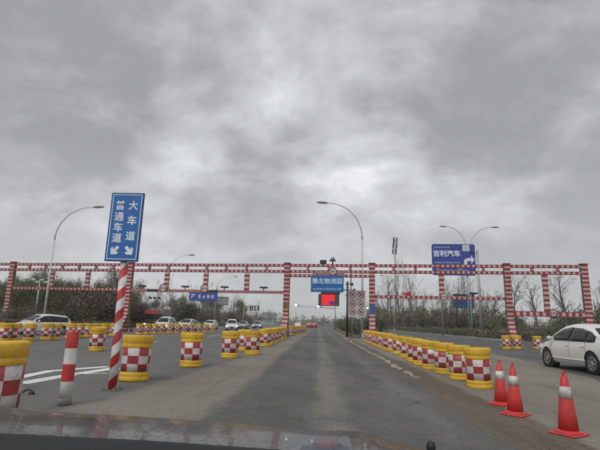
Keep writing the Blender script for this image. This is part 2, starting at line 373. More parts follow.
def strip_line(name, pts, wd, z=.004, m=M_MARK, jag=.012):
    L = [Vector((*p, 0)) for p in pts]; a, b = [], []
    for i, p in enumerate(L):
        d = (L[min(i+1, len(L)-1)] - L[max(i-1, 0)]).normalized(); nn = Vector((-d.y, d.x, 0))
        a.append(p + nn * wd / 2); b.append(p - nn * wd / 2)
    return sheet(name, [(p.x, p.y) for p in a + b[::-1]], z, m, step=.15, jag=jag, seed=len(COL.objects))
def gp(*q): return [tuple(at(*p)[:2]) for p in q]
strip_line('road_marking', gp((20,383),(60,376),(116,367.5)), .34, -.010)
strip_line('road_marking', gp((18,377),(50,370.5),(108,366.2)), .30, -.010)
strip_line('road_marking', gp((62,374.5),(112,372.5)), .10, -.010)
for a in (22, 40, 58, 76, 94, 112):
    strip_line('road_marking', [(-9.5, a), (-9.6, a + 6)], .15, -.010)
strip_line('road_marking', gp((500,345.5),(523,344.4)), .22, -.006)
strip_line('road_marking', [(20.0,30),(20.1,300)], .15, -.006)
strip_line('road_marking', [(-25.2,10),(-25.4,300)], .15, -.010)
for a in range(50, 200, 15): strip_line('road_marking', [(12.5, a), (12.7, a + 6)], .15, -.006)

# broken kerb stones along the lane's right side
random.seed(4)
KERB = road_mat('broken_kerb_concrete', (.24,.225,.20), (.42,.41,.39), (.13,.12,.10), .5)
kb = MB(); y = 12.0
while y < 48:
    L = random.uniform(.15, .62)
    if random.random() < (.9 if y > 19 else .55):
        h = random.uniform(-.005, .055); rot = Matrix.Rotation(random.uniform(-.16,.16), 3, 'Z') @ Matrix.Rotation(random.uniform(-.09,.09), 3, 'X') @ Matrix.Rotation(random.uniform(-.12,.12), 3, 'Y')
        kb.bbox((0,0,0), (random.uniform(.09,.17), L*.96, .10), .012)
        o_ = len(kb.v) - 32; c_ = Vector((2.45 + noise.noise(Vector((0, y*.3, 0)))*.09, y + L/2, h - .045))
        for i_ in range(o_, len(kb.v)): kb.v[i_] = tuple(rot @ (Vector(kb.v[i_]) + Vector((random.uniform(-.012,.012), random.uniform(-.02,.02), random.uniform(-.01,.01)))) + c_)
    y += L
while y < 220:
    kb.box((2.62, y + 1, .04), (.14, 1.96, .14)); y += 2
tag(kb.build('kerb', KERB), kind='structure')
k2 = MB()
for i in range(60):
    k2.box((20.75, 30 + i*3 + 1.5, .05), (.16, 2.97, .15)); k2.box((-26.3, 15 + i*3 + 1.5, .05), (.16, 2.97, .15))
tag(k2.build('kerb', KERB), kind='structure')
# loose stones on the dirt strip and lane edges
STN = mat('loose_stone', (.17,.155,.13), .9, var=.4, scale=3, world=True)
gv = MB()
def pebble(x, y, r, z=0):
    n = 5; vs = [Vector((x + r*math.cos(2*math.pi*k/n)*random.uniform(.7,1.2), y + r*math.sin(2*math.pi*k/n)*random.uniform(.7,1.2), z)) for k in range(n)]
    vs += [Vector((x, y, z)) + (v - Vector((x, y, z)))*.6 + Vector((0,0,r*random.uniform(.5,.9))) for v in vs]
    gv.add(vs, [(k,(k+1)%n,n+(k+1)%n,n+k) for k in range(n)] + [tuple(n+k for k in range(n))])
for i in range(2600):
    y = 2.5 + 30*random.random()**1.6; pebble(random.gauss(2.55, .24), y, random.choice((.003,.004,.005,.006,.008,.012))*random.uniform(.7,1.4), -.003)
for i in range(260):
    y = 2.5 + 25*random.random()**1.5; pebble(random.gauss(-1.75, .5), y, random.uniform(.005,.014), -.004)
for i in range(160):
    y = 2.5 + 18*random.random()**1.5; pebble(random.uniform(3.2, 5.5), y, random.uniform(.005,.014), -.004)
tag(gv.build('gravel', STN), 'loose stones scattered on the dirt strip beside the lane', 'gravel', kind='stuff')

# ------------------------------------------------------------------ height limit gantry
GT = 7.05
P0 = at(12, 262.5, GT); PE = at(585, 264.6, GT)
U = (PE - P0); LEN = U.length; U.normalize()
GA = math.atan2(U.y, U.x)
gantry = empty('height_limit_gantry', (P0.x, P0.y, 0), GA, 'long red and white striped height limit gantry spanning all the lanes', 'gantry')
def gs(px):                                           # distance along the gantry of picture column px
    lo, hi = -30.0, LEN + 30
    for _ in range(50):
        m_ = (lo + hi) / 2; p = P0 + U * m_
        q = ROT.transposed() @ (Vector((p.x, p.y, 5.5)) - Vector((0, 0, CAM_H)))
        if 300 + F * q.x / -q.z < px: lo = m_
        else: hi = m_
    return lo
def gw(s, y=0, z=0): p = P0 + U * s; return Vector((p.x - U.y * y, p.y + U.x * y, z))
def beam(x0, x1, z, y=0, h=.27, d=.27, pitch=.225, name='beam', edge=True):
    b = MB(); n = max(2, int(abs(x1 - x0) / pitch)); st = (x1 - x0) / n
    for i in range(n):
        a, c = x0 + i*st, x0 + (i+1)*st; e = h*.36
        vs = []
        for xx in (a, c):
            vs += [(xx,y-d/2,z-h/2),(xx,y-d/2,z-e),(xx,y-d/2,z+e),(xx,y-d/2,z+h/2),(xx,y+d/2,z+h/2),(xx,y+d/2,z-h/2)]
        fs = [(k, 6+k, 6+(k+1)%6, (k+1)%6) for k in range(6)]
        mi = i % 2
        b.add(vs, fs, [0, mi, 0, mi, mi, mi])
    b.box((x0 + .003, y, z), (.006, d, h), 0); b.box((x1 - .003, y, z), (.006, d, h), 0)
    return fixn(b.build(name, [RED, WHT], gantry))
def column(x, name='post', wd=.56, top=GT, flare=1.5):
    b = MB(); prof = []
    zs = [0, .25, .5, .8, 1.1, 1.5, 1.9, 2.3] + [2.3 + i*(top-2.3)/13 for i in range(1, 14)]
    zz = []; z = 0
    while z < top - .01: zz.append(z); z += (.225, .155)[len(zz) % 2 == 0]
    zz.append(top)
    for i in range(len(zz)-1):
        a, c = zz[i], zz[i+1]; m_ = i % 2; h = wd/2
        def slab(ya0, yb0, ya1, yb1, hw, mm, ms):
            vs = [(x-hw,ya0,a),(x+hw,ya0,a),(x+hw,yb0,a),(x-hw,yb0,a),(x-hw,ya1,c),(x+hw,ya1,c),(x+hw,yb1,c),(x-hw,yb1,c)]
            b.add(vs, [(0,1,5,4),(1,2,6,5),(2,3,7,6),(3,0,4,7)], [mm, ms, mm, ms])
        slab(-.20, .20, -.20, .20, h, m_, 2)
        f0, f1 = flare*max(0, 1-a/2.4)**2.0, flare*max(0, 1-c/2.4)**2.0
        if f0 > 0: slab(-.203-f0, -.06-f0*.93, -.203-f1, -.06-f1*.93, h*.98, m_, 2)
        g0, g1 = flare*.8*max(0, 1-a/2.2), flare*.8*max(0, 1-c/2.2)
        if g0 > 0: slab(.08+g0, .203+g0, .08+g1, .203+g1, h*.45, m_, 3)
    b.add([(x-wd/2,-.2,top),(x+wd/2,-.2,top),(x+wd/2,.2,top),(x-wd/2,.2,top)], [(0,1,2,3)], 0)
    o = b.build(name, [RED, WHT, YELP, DARK], gantry)
    b = MB(); b.bbox((x, 0, top + .04), (wd + .12, .52, .07), .02); b.build('cap_plate', YELP, o)
    # open lattice stay behind the post
    return o
SX = {k: gs(k) for k in (12, 130, 287, 372, 507.5, 585)}
posts = [SX[12]-14.0] + [SX[k] for k in (12, 130, 287, 372, 507.5, 585)]
colobjs = [column(x) for x in posts]
ZT, Z2, Z3 = 6.86, 6.26, 5.85
hp = .285
for a, c in zip(posts[:-1], posts[1:]):
    beam(a + hp, c - hp, ZT); beam(a + hp, c - hp, Z2)
    n = max(2, round((c - a) / 2.15))
    for i in range(1, n):
        x = a + (c - a) * i / n
        b = MB(); b.box((x, 0, (ZT+Z2)/2), (.24, .2, ZT-Z2-.274)); b.box((x, 0, (ZT+Z2)/2), (.27, .23, .1), 1); b.build('spacer', [RED, WHT], gantry)
beam(SX[287]+hp, SX[372]-hp, Z3)
ZL, ZR1, ZR2 = 4.2, 3.92, 2.62
beam(SX[12]+hp, SX[130]-hp, ZL+.05); beam(SX[372]+hp, SX[507.5]-hp, ZR1)
beam(SX[507.5]+hp, SX[585]-hp, ZR2, h=.46, pitch=.26)
# the lower beam over the two ordinary lanes is plain dusty red with two dark worn stretches
bw = MB(); x0, x1 = SX[130]+hp, SX[287]-hp
DKP = mat('bare_dark_steel', (.03,.028,.028), .7)
PINK = mat('dusty_pink_red_paint', (.30,.10,.10), .7, dirt=.5, dirtcol=(.34,.27,.26), scale=2)
cuts = [x0, gs(149), gs(160), gs(210), gs(219), x1]
for i in range(5): bw.box(((cuts[i]+cuts[i+1])/2, 0, ZL), (cuts[i+1]-cuts[i], .27, .27), [0,1,0,1,0][i])
bw.build('beam', [PINK, DKP], gantry)
def hanger(px, zb, zt=Z2-.137, wd=.46):
    b = MB(); x = gs(px); n = max(3, int((zt - zb) / .21)); st = (zt - zb) / n
    for i in range(n): b.box((x, 0, zb + (i+.5)*st), (wd, .24, st), i % 2)
    return b.build('hanger', [RED, WHT], gantry)
for px in (52, 88): hanger(px, ZL+.05+.137)
for px in (167, 206, 247): hanger(px, ZL+.137)
hanger(441.5, ZR1+.137); hanger(545, ZR2+.232)
# red-white slanted hazard board above the blue sign
hb = MB(); xa, xb = gs(312), gs(344); n = 26
for i in range(n):
    a = xa + (xb-xa)*i/n; c = xa + (xb-xa)*(i+1)/n; sl = .28
    hb.prism([(a,Z3-.1),(c,Z3-.1),(c+sl,Z3+.44),(a+sl,Z3+.44)], -.20, -.17, 'XZ', i % 2)
fixn(hb.build('hazard_board', [RED, WHT], gantry))
# paper patches stuck on the posts
def patch(px, zc, h, m, name='notice_patch', wd=.5):
    b = MB(); b.box((gs(px), -.2 - .012, zc), (wd, .016, h)); return b.build(name, m, gantry)
patch(287, 2.95, .62, YELP); patch(372, 2.75, .95, mat('blue_notice', (.03,.09,.30), .6, dirt=.3), wd=.54)

# round limit signs and lamps hung on the gantry
def text(s, size, m, parent, loc, rot=(R(90),0,0), name='lettering', ext=.006, bold=.012, align='CENTER', spacing=1.0, sx=1.0):
    c = bpy.data.curves.new('lettering', 'FONT'); c.body = s; c.size = size; c.align_x = align; c.align_y = 'CENTER'; c.extrude = ext; c.offset = bold*size; c.space_character = spacing; c.resolution_u = 2
    o = bpy.data.objects.new('lettering', c); COL.objects.link(o)
    dg = bpy.context.evaluated_depsgraph_get(); me = bpy.data.meshes.new_from_object(o.evaluated_get(dg))
    bpy.data.objects.remove(o); me.materials.clear(); me.materials.append(m)
    o = bpy.data.objects.new(name, me); COL.objects.link(o); o.parent = parent; o.location = loc; o.rotation_euler = rot; o.scale = (sx, 1, 1); return o
def disc(mb, r0, r1, c, y0, y1, m=0, n=28):
    prof = [(r0, y0), (r1, y0), (r1, y1), (r0, y1)] if r0 > 0 else [(0.0001, y0), (r1, y0), (r1, y1), (0.0001, y1)]
    vs = []
    for r, y in prof:
        for k in range(n):
            a = 2*math.pi*k/n; vs.append(Vector(c) + Vector((r*math.cos(a), y, r*math.sin(a))))
    q = 4
    fs = [(i*n+k, i*n+(k+1)%n, ((i+1)%q)*n+(k+1)%n, ((i+1)%q)*n+k) for i in range(q if r0 > 0 else 3) for k in range(n)]
    mb.add(vs, fs, m)
def limit_sign(px, z, rad, txt, label, y=-.21):
    p = gw(gs(px), y, z); t = empty('height_limit_sign', p, GA, label, 'road sign', 'round limit signs hung on the gantry')
    b = MB(); disc(b, 0, rad, (0,0,0), -.015, .015); fixn(b.build('plate', BOARDW, t))
    b = MB(); disc(b, rad*.78, rad, (0,0,0), -.028, -.0151); fixn(b.build('red_ring', RED, t))
    text(txt, rad*.75, BLACK, t, (0,-.022,-.02), ext=.004)
    b = MB(); b.box((0, .05, 0), (.06, .068, rad*1.4)); b.build('bracket', DARK, t)
limit_sign(165, ZL+.28, .42, '4.2m', 'round limit sign at the foot of the gantry hanger above the red truck')
limit_sign(206, ZL+.28, .42, '4.2m', 'round limit sign at the foot of the gantry hanger above the blue hoarding')
limit_sign(443, ZR1+.10, .36, '4.2m', 'round limit sign on the gantry beam below the navy turn billboard')
limit_sign(550, ZR2+.12, .36, '3.5m', 'round limit sign on the low thick gantry beam above the white saloon')
limit_sign(333, Z2+.02, .40, '5m', 'round limit sign on the upper gantry beams above the blue and white park sign')
def warn_lamp(px, zb, label, wd=.9, red=False):
    t = empty('warning_lamp', gw(gs(px), 0, zb), GA, label, 'warning lamp', 'small lamps standing on the gantry beams')
    b = MB(); b.tube([(0,0,0),(0,0,.22)], .05, 8); b.build('stem', DARK, t)
    b = MB(); b.prism([(-wd/2,.34),(-wd*.34,.22),(wd*.34,.22),(wd/2,.34)], -.15, .15, 'XZ'); b.build('housing', DARK, t)
    b = MB(); b.box((0, 0, .37), (wd*.8, .22, .056)); b.build('lens', TAIL if red else mat('blue_lamp_lens', (.04,.05,.2), .3), t)
    return t
wl = ['above the dark red truck', 'above the blue hoarding pole side of the second hanger', 'between the second and third hangers', 'between the third hanger and the post with the yellow patch']
for px, l_ in zip((143, 186, 225, 264), ('beside the tilted blue lane sign', 'between the two round limit signs', 'above the grey board back', 'next to the post with a yellow patch')):
    warn_lamp(px, ZL + .137, 'small dark lamp on the plain red beam, ' + l_)
warn_lamp(473, ZR1+.137, 'small dark lamp on the striped beam in front of the tall double street lamp', .8)
# red beacon on right beam
t = empty('beacon', gw(gs(407), 0, ZR1+.137), GA, 'small red beacon and white cap on the striped beam below the phone mast', 'beacon')
b = MB(); b.prism([(-.55,.18),(0,0),(.35,0),(.35,.36)], -.12, .12); b.build('arrow_body', TAIL, t)
b = MB(); b.lathe([(.16,.362),(.18,.44),(.10,.54),(.02,.57)], 12, c=(.2,0,0)); b.build('cap', BOARDW, t)
# warning light unit and dark box above the blue sign
t = empty('warning_light', gw(gs(332.5), 0, ZT+.137), GA, 'pale warning light with a dark hood on the gantry above the blue sign', 'warning light')
b = MB(); b.tube([(0,0,0),(0,0,.30)], .07, 8); b.build('stem', DARK, t)
b = MB(); b.box((0,0,.355), (.62,.4,.10)); b.build('hood', DARK, t)
b = MB(); b.lathe([(.16,.41),(.20,.46),(.20,.62),(.08,.70)], 12); b.build('lamp', mat('grey_lamp_plastic', (.22,.23,.25), .4), t)
t = empty('control_box', gw(gs(323), 0, ZT+.137), GA, 'dark green box fixed on top of the gantry beside the warning light', 'control box')
b = MB(); b.bbox((0,0,.22), (.62,.35,.36), .03); b.build('case', mat('dark_green_box', (.02,.028,.024), .6), t)
for q in (-.2,.2):
    b = MB(); b.box((q,0,.02), (.06,.2,.04)); b.build('foot', DARK, t)

def scribble(mb, x0, z0, n, size, y, gap=.18, rng=random, m=0):      # lettering too small to read: one glyph-like cluster of strokes per character
    for i in range(n):
        cx_ = x0 + i*size*(1+gap); s_ = size
        for k in range(rng.choice((2, 3))): mb.box((cx_+s_/2, y, z0 + s_*(.12+.76*(k+rng.uniform(-.1,.1))/2)), (s_*rng.uniform(.6,.95), .006, s_*.13), m)
        for k in range(rng.choice((1, 2, 2))): mb.box((cx_+s_*rng.uniform(.2,.8), y-.001, z0+s_/2), (s_*.13, .006, s_*rng.uniform(.6,.95)), m)

# blue logistics park sign under the gantry
random.seed(21)
pc = gw((gs(311.5)+gs(344))/2, -.34, 0); bw_ = gs(344)-gs(311.5)
t = empty('road_sign', (pc.x, pc.y, 5.86), GA, 'wide blue sign with white characters hung under the gantry over the middle lane', 'road sign')
H = 1.60
b = MB(); b.bbox((0,0,-H/2), (bw_,.06,H), .012); b.build('panel', BLUE, t)
text('豫北物流园', bw_/5.5, CYANW, t, (0,-.036,-H*.36), bold=.014, spacing=1.04, name='characters')
b = MB(); n = 13; s_ = bw_*.86/(n*1.18); scribble(b, -bw_*.43, -H*.86, n, s_, -.034); b.build('small_characters', CYANW, t)
for q in (-.3,.3):
    b = MB(); b.box((bw_*q,.06,-.1), (.06,.06,.5)); b.build('hanging_bracket', DARK, t)
# red LED display under it
pc = gw((gs(319.5)+gs(339))/2, -.2, 0); lw = gs(339.5)-gs(319)
t = empty('led_display', (pc.x, pc.y, 4.46), GA, 'small hanging screen lit bright red with a dark purple corner', 'display screen')
b = MB(); b.box((lw*.08, 0, -.22), (lw*.92, .3, .30)); b.build('mount', mat('dark_maroon_steel', (.06,.018,.02), .6), t)
b = MB(); b.bbox((0,0,-.93), (lw,.25,1.12), .03); b.build('case', mat('grey_green_case', (.055,.06,.058), .6), t)
b = MB(); b.box((-lw*.02,-.131,-.92), (lw*.62,.01,1.00)); b.build('screen', mat('red_led_matrix', (.3,.01,.01), .5, emit=(1,.02,.035), estr=.5), t)
b = MB(); rr = random.Random(5)
for i in range(7):
    b.box((lw*rr.uniform(.08,.22), -.139, -1.1-.05*rr.random()*5), (lw*rr.uniform(.1,.2), .004, .07))
b.box((lw*.16,-.138,-1.18), (lw*.24,.003,.36)); b.build('dark_pixels', mat('dark_purple_pixels', (.05,.02,.09), .5, emit=(.14,.03,.22), estr=.4), t)

# ------------------------------------------------------------------ barrels
def dent(o, seed, amp):
    q0 = Vector((seed*7.3, seed*3.1, seed*1.7))
    for v in o.data.vertices:
        q = Vector(v.co)*3.2 + q0; d = noise.noise(q)*amp*1.5 + noise.noise(q*2.6)*amp*.6
        r = math.hypot(v.co.x, v.co.y)
        if r > .15: v.co.x *= 1+d/r; v.co.y *= 1+d/r
        v.co.z += noise.noise(q*.8 + Vector((9,0,0)))*amp*.5*(v.co.z > .05)
def make_barrel(seed=0):
    t = empty('crash_barrel')
    b = MB(); b.lathe([(.288,0),(.297,.015),(.299,.080),(.292,.090),(.292,.098),(.297,.108),(.296,.170),(.286,.18),(.286,.182)], 32, smooth=True); b.build('base', YEL, t)
    b = MB(); prof = []
    for i in range(4): prof.append((.284 + .006*i, .181 + .163*i))
    b.lathe(prof, 32, mf=lambda i, k: (i + k//4) % 2); b.build('checker_band', [REFR, REFW], t)
    b = MB(); b.lathe([(.303,.668),(.308,.682),(.310,.738),(.304,.748),(.304,.756),(.313,.770),(.317,.83),(.317,.900),(.309,.924),(.290,.93),(.272,.918),(.264,.885),(.0001,.872)], 32); lid = b.build('lid', YEL, t)
    b = MB(); b.lathe([(.085,.876),(.085,.905),(.075,.915),(.0001,.915)], 16, c=(.1,.06,0)); b.build('filler_cap', YEL, lid)
    for o in t.children: dent(o, seed, .011)
    return t
barrel_kinds = [[make_barrel(i+1), True] for i in range(6)]; nb_ = [0]
BP = []
def barrel(p, label, group, s=1.0, rz=None, kids=True):
    k = barrel_kinds[nb_[0] % 6]; nb_[0] += 1
    o = k[0] if k[1] else copy_tree(k[0]); k[1] = False
    o.location = (p[0], p[1], -.008); o.rotation_euler = (random.uniform(-.028,.028), random.uniform(-.028,.028), random.uniform(0, 6.28) if rz is None else rz); o.scale = (s, s, s)
    tag(o, label, 'crash barrel', group); BP.append((p[0], p[1])); return o
random.seed(9)
GL = 'yellow and checkered barrels left of the lane'
pA = at(14, 419); pA = Vector((-3.93, 5.75, 0))
barrel(aty(-11, 419, 5.6), 'yellow lidded checkered barrel cut off beside the red and white bollard', GL, 1.03, .1)
barrel(at(133.5, 380), 'checkered barrel directly behind the foot of the diagonally striped sign pole', GL, 1.0, .55)
barrel(at(190.5, 366.5), 'lone checkered barrel between the striped sign pole and the start of the barrel row', GL, 1.0, .35)
barrel(at(96.5, 350.5), 'lone checkered barrel out on the asphalt beyond the white nose marking', GL, .98, .5)
barrel(at(229.5, 357.5), 'checkered barrel standing first in the row that leads to the yellow patched gantry post', GL, 1.0, .2)
barrel(at(252, 354.5), 'checkered barrel second in the row to the yellow patched post, just right of the first', GL, 1.0, .75)
barrel(at(244, 350.5), 'checkered barrel half hidden between and behind the first two of its row', GL, 1.0, .1)
ordn = ['first','second','third','fourth','fifth','sixth','seventh','eighth','ninth','tenth','eleventh','twelfth','thirteenth','fourteenth','fifteenth','sixteenth','seventeenth','eighteenth','nineteenth','twentieth','twenty-first','twenty-second','twenty-third','twenty-fourth']
pa, pb = at(264, 346.3), at(284.5, 337.4)
for i in range(10):
    p = pa.lerp(pb, i/9)
    barrel((p.x + random.uniform(-.06,.06), p.y), 'checkered barrel, %s after the first three in the row to the yellow patched post' % ordn[i], GL, 1.0)
pa, pb = (at(290.5, 334.9)), Vector((gx(304, 68), 68, 0))
for i in range(14):
    p = pa.lerp(pb, i/13)
    barrel((p.x, p.y), 'small distant checkered barrel, %s past the yellow patched gantry post' % ordn[i], GL, 1.0)
GR = 'yellow and checkered barrels right of the lane'
bx = [(479.5,387.2),(460.5,379.6),(444.5,373.5),(431,368.8),(420.5,364.6),(414.5,361.4),(406.5,357.5),(398.5,354.2)]
for i, q in enumerate(bx):
    p = at(*q); barrel(p, ('checkered barrel next to the traffic cones, first of the row along the dirt strip' if i == 0 else 'checkered barrel, %s from the traffic cones in the row along the dirt strip' % ordn[i]), GR, .90, random.uniform(0,.9))
pa, pb = at(391.5, 351), Vector((gx(366.5, 40), 40, 0))
for i in range(14):
    p = pa.lerp(pb, (i/13)); sag = .25*math.sin(math.pi*i/13)
    barrel((p.x - sag*.3, p.y), 'checkered barrel, %s from the traffic cones in the row along the dirt strip' % ordn[i+8], GR, .92)
for q, l_ in (((507,349),'in front of the curved foot of the post beside the white saloon'),((517.5,348.6),'snug against the post foot, between its partner and a gap'),((538,349),'just ahead of the white saloon bonnet')):
    barrel(at(*q), 'low checkered barrel ' + l_, 'barrels at the side road gantry post', .92)
# far row across the carriageway
GF = 'checkered barrels across the left carriageway'
row = [(3,341.5),(13,341.2),(28.5,340.4),(46,339.8),(54.5,339.6),(70,338.2),(79,337.6),(87,337),(95,336.6),(104,336.2),(113,335.6),(139,334.4),(147,334),(154.5,333.6),(162,333.4),(169.5,333),(177,332.8),(184.5,332.6),(192,332.4),(199,332.2),(206,332),(213,331.8)]
desc = {0:'cut off at the edge below the curved foot of the gantry post',1:'below the curved foot of the gantry post',2:'in front of the headlamp of the white hatchback',3:'in front of the white hatchback door',4:'touching its twin before the white hatchback rear wheel'}
for i, q in enumerate(row):
    l_ = desc.get(i) or 'as %s along the far row counted from the white hatchback' % ordn[i-5]
    barrel(at(*q), 'far checkered barrel ' + l_, GF, .98)

# ------------------------------------------------------------------ bollard, sign pole, cones
p = at(64.3, 404.5)
t = empty('bollard', (p.x, p.y, -.008), .3, 'red and white banded round post standing alone on the dusty apron', 'bollard')
BR = mat('bollard_red', (.46,.022,.02), .5, dirt=.25, scale=6); BWm = mat('bollard_white', (.70,.69,.67), .5, dirt=.4, scale=6)
b = MB(); b.lathe([(.088,.10),(.087,.335),(.087,.336),(.086,.58),(.086,.581),(.0855,.81),(.0855,.811),(.085,1.04),(.080,1.055),(.0001,1.057)], 24, mf=lambda i, k: 1 if i < 2 or 4 <= i < 6 else 0); b.build('tube', [BR, BWm], t)
b = MB(); b.lathe([(.094,0),(.094,.085),(.090,.098),(.0001,.099)], 24); b.build('socket', mat('concrete_socket', (.22,.21,.19), .9, dirt=.4), t)

pb_ = at(112, 389.5); top_ = aty(124.5, 262, pb_.y)
t = empty('lane_sign', (pb_.x, pb_.y, -.008), 0, 'tall blue lane sign with two arrows on a diagonally striped pole', 'road sign')
lean = Vector((top_.x - pb_.x, 0, top_.z)); 
m = bpy.data.materials.new('spiral_red_white'); m.use_nodes = True; tt = m.node_tree; bs = tt.nodes['Principled BSDF']; bs.inputs['Roughness'].default_value = .5
tco = tt.nodes.new('ShaderNodeTexCoord'); sx_ = tt.nodes.new('ShaderNodeSeparateXYZ'); tt.links.new(tco.outputs['Object'], sx_.inputs[0])
def tm(op, a, b=None, c=None):
    n = tt.nodes.new('ShaderNodeMath'); n.operation = op
    for i, x in enumerate((a, b, c)):
        if x is None: continue
        if isinstance(x, (int, float)): n.inputs[i].default_value = x
        else: tt.links.new(x, n.inputs[i])
    return n.outputs[0]
ang = tm('ARCTAN2', sx_.outputs[1], sx_.outputs[0])
fr = tm('FRACT', tm('MULTIPLY_ADD', ang, -1/(2*math.pi), tm('MULTIPLY', sx_.outputs[2], 1/.40)))
gtn = tm('GREATER_THAN', fr, .5)
nz = tt.nodes.new('ShaderNodeTexNoise'); nz.inputs['Scale'].default_value = 9; nz.inputs['Detail'].default_value = 8; tt.links.new(tco.outputs['Object'], nz.inputs[0])
mm = tt.nodes.new('ShaderNodeMix'); mm.data_type = 'RGBA'; tt.links.new(gtn, mm.inputs[0]); mm.inputs[6].default_value = (.44,.02,.025,1); mm.inputs[7].default_value = (.66,.64,.63,1)
m3 = tt.nodes.new('ShaderNodeMix'); m3.data_type = 'RGBA'; tt.links.new(tm('MULTIPLY', tm('MAXIMUM', tm('SUBTRACT', nz.outputs[0], .45), 0), 1.6), m3.inputs[0]); tt.links.new(mm.outputs[2], m3.inputs[6]); m3.inputs[7].default_value = (.2,.18,.15,1)
tt.links.new(m3.outputs[2], bs.inputs['Base Color'])
SPIRAL = m
hgt = lean.length
b = MB(); b.tube([(0,0,.012),(0,0,hgt*.3),(0,0,hgt*.6),(0,0,hgt+.08)], .074, 20); pole = b.build('pole', SPIRAL, t)
pole.rotation_euler = lean.to_track_quat('Z', 'Y').to_euler()
b = MB(); b.bbox((0,0,.008), (.30,.26,.014), .004); 
b.build('base_plate', mat('rusty_plate', (.14,.12,.10), .9, dirt=.5), t)
b = MB()
for sx in (-.11,.11): b.lathe([(.014,.0151),(.014,.035),(.0001,.036)], 6, c=(sx,.09,0)); b.lathe([(.014,.0151),(.014,.035),(.0001,.036)], 6, c=(sx,-.09,0))
b.build('anchor_bolt', DARK, t)
# board: fitted to its four corners in the photograph
yb = pb_.y - .10
c00, c10, c11, c01 = aty(105,261,yb), aty(137.5,262,yb), aty(145.5,194,yb), aty(112,192,yb)
cen = (c00+c10+c11+c01)/4; up = ((c01+c11)-(c00+c10)); bh = up.length/2; up.normalize(); wdt = ((c10-c00).length+(c11-c01).length)/2
rgt = Vector((up.z, 0, -up.x)); nrm = rgt.cross(up)
bd = bpy.data.objects.new('board', None); bd.empty_display_size = .1
Mb = Matrix((rgt, up.cross(rgt)*-1 if False else -nrm, up)).transposed().to_4x4(); Mb.translation = cen - Vector((pb_.x, pb_.y, -.008))
def on_board(mb, name, mats, parent=t):
    o = mb.build(name, mats, parent); o.matrix_local = Mb; return o
b = MB(); b.bbox((0,.0,0), (wdt,.03,bh), .008); board = on_board(b, 'board', mat('sign_edge_blue', (.01,.045,.16), .5))
b = MB(); b.box((0,-.0165,0), (wdt-.035,.003,bh-.035)); b.build('blue_face', BLUE, board)
b = MB(); iw, ih, th = wdt-.075, bh-.075, .012
for sx in (-1,1): b.box((sx*(iw/2-th/2),-.0195,0), (th,.003,ih))
for sz in (-1,1): b.box((0,-.0195,sz*(ih/2-th/2)), (iw-2*th,.003,th))
b.build('border_line', SIGNW, board)
cs = wdt*.295
for ch, zc in zip('普通车道', (.80,.635,.48,.325)): text(ch, cs, SIGNW, board, (-wdt*.20,-.0185,(zc-.5)*bh), ext=.002, bold=.018, name='character')
for ch, zc in zip('大车道', (.80,.58,.355)): text(ch, cs, SIGNW, board, (wdt*.20,-.0185,(zc-.5)*bh), ext=.002, bold=.018, name='character')
def arrow(sgn, xc, zc, s):
    b = MB(); d = Matrix.Rotation(-sgn*R(40), 3, 'Y')
    pts = [(-.16,.5),(.16,.5),(.16,-.02),(.42,.14),(.42,-.16),(0,-.55),(-.42,-.16),(-.42,.14),(-.16,-.02)]
    q = [d @ Vector((p[0]*s,0,p[1]*s)) for p in pts]
    b.prism([(v.x+xc, v.z+zc) for v in q], -.0215, -.0181, 'XZ'); fixn(b.build('arrow', SIGNW, board))
arrow(-1, -wdt*.22, -.345*bh, wdt*.30); arrow(1, wdt*.20, -.345*bh, wdt*.30)
b = MB()
for zc in (-.32,.3): b.box((0,.03,zc*bh), (wdt*.8,.025,.05))
b.build('back_rail', GALV, board)

def make_cone():
    t = empty('traffic_cone')
    b = MB(); b.bbox((0,0,.015), (.335,.335,.028), .012); b.lathe([(.155,.028),(.147,.042),(.130,.052),(.112,.06)], 24); b.build('base', CONER, t)
    prof = [(.114,.058),(.094,.24),(.0755,.405),(.075,.406),(.055,.545),(.0545,.546),(.038,.655),(.029,.665),(.0001,.667)]
    b = MB(); b.lathe([p for p in prof], 24, mf=lambda i, k: 0); body = b.build('body', CONER, t)
    b = MB(); b.lathe([(.0780,.408),(.0572,.543)], 24); b.build('white_collar', REFW, t)
    b = MB(); n = 14; b.tube([(.028*math.cos(2*math.pi*k/n)*1.0, 0, .690+.028*math.sin(2*math.pi*k/n)) for k in range(n+1)], .009, 8, caps=False); b.build('top_ring', CONER, t)
    return t
cone0 = make_cone()
for i, (q, l_, rz, s) in enumerate((((501.5,404.5),'red traffic cone beside the end of the barrel row, behind its twin',.5,1.0),((515.5,414.5),'red traffic cone with a white collar just in front of its twin',.75,1.02),((569,434),'lone red traffic cone standing apart, closest to the white saloon',.6,1.03))):
    o = cone0 if i == 0 else copy_tree(cone0); p = at(*q); o.location = (p.x, p.y, -.008); o.rotation_euler = (0,0,rz); o.scale = (s,s,s*1.02); tag(o, l_, 'traffic cone', 'traffic cones')
# scrap of bent rubber on the asphalt
p = at(28, 394)
b = MB(); b.tube([(-.10,0,.03),(-.06,.02,.07),(.0,.01,.085),(.07,-.02,.06),(.10,.0,.02),(.05,.03,.015),(-.02,.05,.02)], [.016,.02,.022,.02,.018,.015,.012], 7)
tag(b.build('rubber_scrap', mat('dark_brown_scrap', (.05,.04,.035), .8), loc=(p.x,p.y,-.012)), 'dark bent scrap lying on the asphalt beside the cut off barrel', 'scrap')

